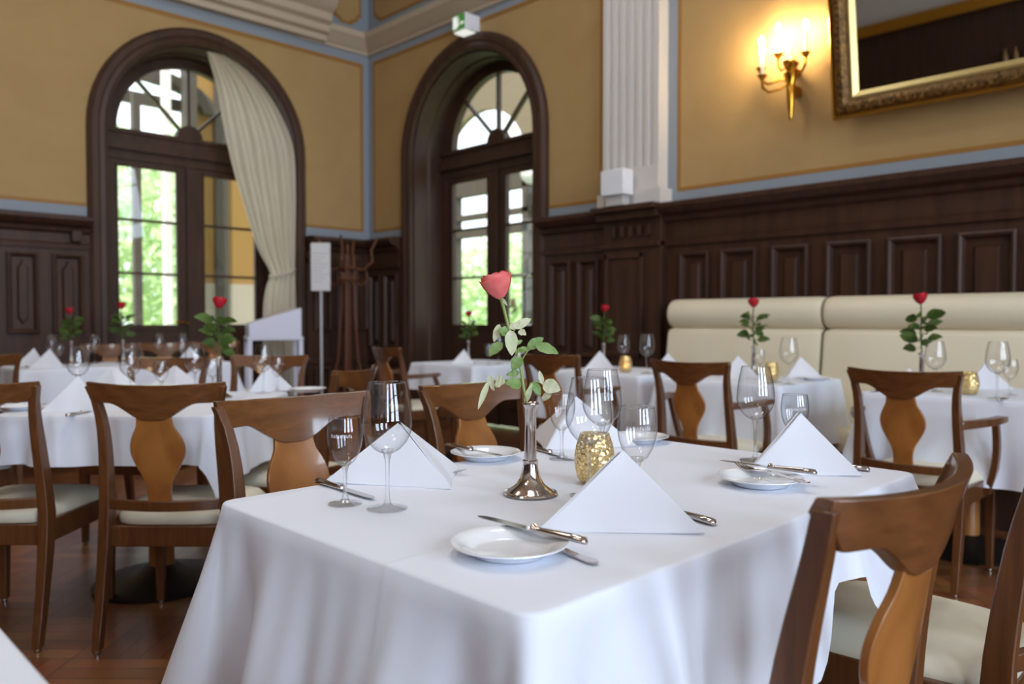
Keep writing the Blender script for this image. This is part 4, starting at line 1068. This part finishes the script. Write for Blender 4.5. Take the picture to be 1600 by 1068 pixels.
cr = thing('coat_rack', (4.47, 6.92, 0), 0, 'dark bentwood coat rack with curved hooks in the dark corner', 'coat rack')
for k in range(4):
    a = pi/4+k*pi/2; c_, s_ = cos(a), sin(a)
    MB().tube([(.30*c_, .30*s_, .02), (.22*c_, .22*s_, .25), (.10*c_, .10*s_, .7), (.07*c_, .07*s_, 1.2), (.06*c_, .06*s_, 1.75)], .013, 10).build('leg', 'rack', cr)
    MB().tube([(.05*c_, .05*s_, 1.62), (.16*c_, .16*s_, 1.60), (.25*c_, .25*s_, 1.68), (.24*c_, .24*s_, 1.80), (.30*c_, .30*s_, 1.92)], .012, 10).build('hook', 'rack', cr)
    MB().tube([(.05*c_, .05*s_, 1.5), (.14*c_, .14*s_, 1.44), (.20*c_, .20*s_, 1.50), (.19*c_, .19*s_, 1.56)], .011, 10).build('hook', 'rack', cr)
for z, r_ in ((.5, .155), (1.62, .085), (1.5, .10)):
    MB().tube([(r_*cos(2*pi*k/24), r_*sin(2*pi*k/24), z) for k in range(25)], .011, 8).build('ring', 'rack', cr)
MB().lathe([(.014, .5), (.014, 1.8), (.024, 1.83), (0, 1.87)], 12).build('pole', 'rack', cr)

# ------------------------------------------------------------------ the bar opposite, seen in the mirror
for k in range(6):
    b = thing('bottle', (XW+.12, 3.15+k*.16, 2.4), 0, 'bottle in the row on the bar shelf seen in the mirror', 'bottle', 'bottles on the bar shelf')
    MB().lathe([(.038, 0), (.04, .01), (.04, .18), (.016, .23), (.014, .29), (0, .29)], 16).build('body', 'bottle', b)
struct('trim_25', MB().box(XW, XW+.25, .8, 4.8, 2.36, 2.4), 'dark_wood', smooth=False)
mo = thing('bar_screen', (XW+.15, 1.5, 2.4), 0, 'small blue lit screen behind the bar seen in the mirror', 'screen')
MB().box(-.02, .02, -.2, .2, 0, .25).build('casing', 'black', mo); MB().box(.02, .024, -.18, .18, .02, .23).build('display', emit('blue_display', (70, 130, 190), .9), mo, smooth=False)

# ------------------------------------------------------------------ outside
tag(MB().box(-20, 40, 8.15, 45, -.5, -.35).build('lawn', 'lawn', smooth=False), 'green lawn beyond the veranda windows', 'grass', kind='structure')
tag(MB().box(5.8, 40, -15, 8.15, -.5, -.35).build('terrace', 'lawn', smooth=False), 'lawn beyond the glazed door', 'grass', kind='structure')
def post(x, y, w, h, m, lb):
    r = thing('veranda_post', (x, y, -.35), 0, lb, 'post')
    MB().box(-w/2, w/2, -w/2, w/2, 0, h).build('shaft', m, r, bevel=.01)
    MB().box(-w/2-.04, w/2+.04, -w/2-.04, w/2+.04, 0, .25).build('plinth', m, r, bevel=.01); return r
post(3.68, 10.5, .10, 4.3, 'grey_post', 'grey veranda post behind the left window leaf')
post(4.06, 10.5, .10, 4.75, 'white_post', 'white veranda post right of the grey one outside the left window')
post(4.36, 10.5, .16, 4.75, 'grey_post', 'broad grey veranda post beside the ochre backdrop outside the window')
bmv = MB()
n = 14
for k in range(n):
    a0, a1 = pi*k/n, pi*(k+1)/n
    q = [(4.02+.95*cos(a)*1.0, 4.0+.30*sin(a)) for a in (a0, a1)]+[(4.02+1.15*cos(a), 4.0+.5*sin(a)) for a in (a1, a0)]
    bmv.prism(q, lambda x, z: (x-.35, 10.62, z-.12), lambda x, z: (x-.35, 10.72, z-.12))
bmv.box(2.4, 4.4, 10.62, 10.72, 3.86, 4.0)
tag(bmv.build('veranda_beam', 'grey_post', smooth=False), 'grey veranda beam and arch outside the arched window', 'beam')
fc = thing('reflection_backdrop', (0, 0, 0), 0, 'ochre and cream backdrop outside the left window, standing in for reflections in its right leaf', 'backdrop')  # added slabs stand in for the room wall and curtain reflected in the glass
MB().box(4.45, 7.6, 10.74, 11, 1.6, 6).build('upper_wall', 'refl_ochre', fc, smooth=False); MB().box(4.45, 7.6, 10.73, 11, -.35, 1.6).build('lower_wall', 'refl_cream', fc, smooth=False)
MB().box(4.80, 4.98, 10.70, 10.74, -.35, 6).build('reflected_band', 'grey_post', fc, smooth=False)
# beyond the door: porch with an arch and dark beams
pa = MB(); cy, cz = 9.3, 3.5
n = 18
for k in range(n):
    a0, a1 = pi*k/n, pi*(k+1)/n
    q = [(cy+.95*cos(a), cz+.90*sin(a)) for a in (a0, a1)]+[(cy+1.9*cos(a), cz+2.2*sin(a)) for a in (a1, a0)]
    pa.prism(q, lambda y, z: (8.5, y, z), lambda y, z: (8.6, y, z))
tag(pa.build('porch_arch', 'beige', smooth=False), 'beige porch arch seen through the door fanlight', 'arch')
pb = thing('porch_trellis', (0, 0, 0), 0, 'dark beams of the porch across the top of the door glass', 'porch')
for (z0, z1) in ((3.08, 3.5), (2.70, 2.78), (2.42, 2.52)): MB().box(8.45, 8.6, 6.5, 11.5, z0, z1).build('beam', 'grey_post', pb, smooth=False)
for y in (9.95, 8.32, 6.9): MB().box(8.45, 8.58, y-.06, y+.06, -.35, 3.3).build('post', 'grey_post', pb, smooth=False)
GLOBE = (8.28, 8.03, 3.21)
gb = thing('globe_lamp', GLOBE, 0, 'white globe lamp hanging outside the top of the right door pane', 'lamp')
MB().lathe([(.0, -.15), (.065, -.137), (.13, -.08), (.153, 0), (.13, .08), (.065, .137), (.04, .15), (0, .15)], 24).build('globe', 'globe', gb, angle=180); MB().tube([(0, 0, .11), (0, 0, .2), (.1, 0, .22), (.18, 0, .22)], .012, 8).build('bracket', 'black', gb)

def tree(x, y, h, r, seed, lb):
    rn = random.Random(seed); t_ = thing('tree', (x, y, -.35), 0, lb, 'tree', 'trees outside')
    MB().tube([(0, 0, 0), (.05, .03, h*.3), (0, .1, h*.6)], [.16, .12, .06], 10).build('trunk', 'bark', t_)
    f = MB()
    for k in range(2300):
        while True:
            p = Vector((rn.uniform(-1, 1), rn.uniform(-1, 1), rn.uniform(-1, 1)))
            if .35 < p.length < 1: break
        c = Vector((p.x*r, p.y*r, h*.58+p.z*h*.5)); u = Vector((rn.gauss(0, 1), rn.gauss(0, 1), rn.gauss(0, 1))).normalized(); v = u.orthogonal().normalized(); s = rn.uniform(.10, .2)
        f.add([c+u*s, c+v*s*.5, c-u*s, c-v*s*.5], [(0, 1, 2, 3)])
    f.build('foliage', 'foliage', t_, smooth=False); return t_
for i, (x, y, h, r, lb) in enumerate([(5.0, 15.5, 4.6, 1.7, 'leafy tree outside the arched window, left of the white post'), (8.4, 19, 6, 2.2, 'taller leafy tree farther off outside the arched window'), (3.4, 19.5, 6.5, 2.2, 'leafy tree at the far left outside the arched window'),
                                      (13.3, 13.4, 3.3, 1.9, 'leafy tree outside the arched door, left pane'), (15.4, 9.6, 3.4, 1.9, 'leafy tree outside the arched door, right pane'), (18, 17.5, 4.0, 2.6, 'farther tree outside the arched door')]): tree(x, y, h, r, i, lb)

# ------------------------------------------------------------------ light
wd = bpy.data.worlds.new('sky'); SC.world = wd; wd.use_nodes = True
nt = wd.node_tree; nt.nodes.clear()
bg = nt.nodes.new('ShaderNodeBackground'); ow = nt.nodes.new('ShaderNodeOutputWorld')
bg.inputs['Color'].default_value = (.86, .95, 1.0, 1); bg.inputs['Strength'].default_value = 2.6; nt.links.new(bg.outputs[0], ow.inputs[0])
def area(name, loc, rot, sx, sy, power, col, portal=False):
    l = bpy.data.lights.new(name, 'AREA'); l.shape = 'RECTANGLE'; l.size = sx; l.size_y = sy; l.energy = power; l.color = col
    if portal: l.cycles.is_portal = True
    o = bpy.data.objects.new(name, l); COL.objects.link(o); o.location = loc; o.rotation_euler = rot; return o
DAY = (.66, .80, 1.0)
for i, (a, b) in enumerate(wins): area('daylight_window', ((a+b)/2, YS-.32, 2.8), (pi/2, 0, 0), b-a, 3.8, 330, DAY)
area('portal_window', (WC, YL+.52, 2.0), (-pi/2, 0, 0), 1.7, 3.6, 1, (1, 1, 1), True)
area('portal_door', (XR+.57, DC, 2.0), (0, pi/2, 0), 3.6, 1.7, 1, (1, 1, 1), True)
for (x, y, p) in ((1.4, 1.3, 46), (1.2, 4.3, 34), (3.4, 3.2, 34), (-2.5, 1.5, 30)):  # added overhead fill discs, brighten the tabletops from above
    l = bpy.data.lights.new('top_fill', 'AREA'); l.shape = 'DISK'; l.size = 1.3; l.energy = p; l.color = (.88, .93, 1.0)
    o = bpy.data.objects.new('top_fill', l); COL.objects.link(o); o.location = (x, y, ZC-.05)
sn = bpy.data.lights.new('sun', 'SUN'); sn.energy = 8; sn.angle = .03; sn.color = (1, .95, .86)
so = bpy.data.objects.new('sun', sn); COL.objects.link(so); so.rotation_euler = (radians(38), 0, radians(-60))
for (x, y, z, p) in ((1.2, 3.6, 4.3, 40), (-2.2, .2, 4.2, 40)):
    l = bpy.data.lights.new('chandelier_light', 'POINT'); l.energy = p; l.color = (1, .72, .42); l.shadow_soft_size = .25
    o = bpy.data.objects.new('chandelier_light', l); COL.objects.link(o); o.location = (x, y, z)

# ------------------------------------------------------------------ camera
cam = bpy.data.cameras.new('camera'); co = bpy.data.objects.new('camera', cam); COL.objects.link(co)
co.location = (0, 0, 1.09); co.rotation_euler = (pi/2-math.atan(34/1240), 0, -atan2(.7014, .7128))
cam.lens = 27.9; cam.sensor_width = 36; cam.clip_start = .05
cam.dof.use_dof = True; cam.dof.focus_distance = 1.55; cam.dof.aperture_fstop = 3.2
SC.camera = co
SC.view_settings.view_transform = 'Standard'; SC.view_settings.look = 'None'; SC.view_settings.exposure = -.13; SC.view_settings.gamma = 1; SC.view_settings.use_curve_mapping = False
cy_ = SC.cycles
cy_.use_denoising = True; cy_.max_bounces = 10; cy_.diffuse_bounces = 5; cy_.glossy_bounces = 5; cy_.transmission_bounces = 8; cy_.transparent_max_bounces = 24
cy_.caustics_reflective = False; cy_.caustics_refractive = False; cy_.sample_clamp_indirect = 6
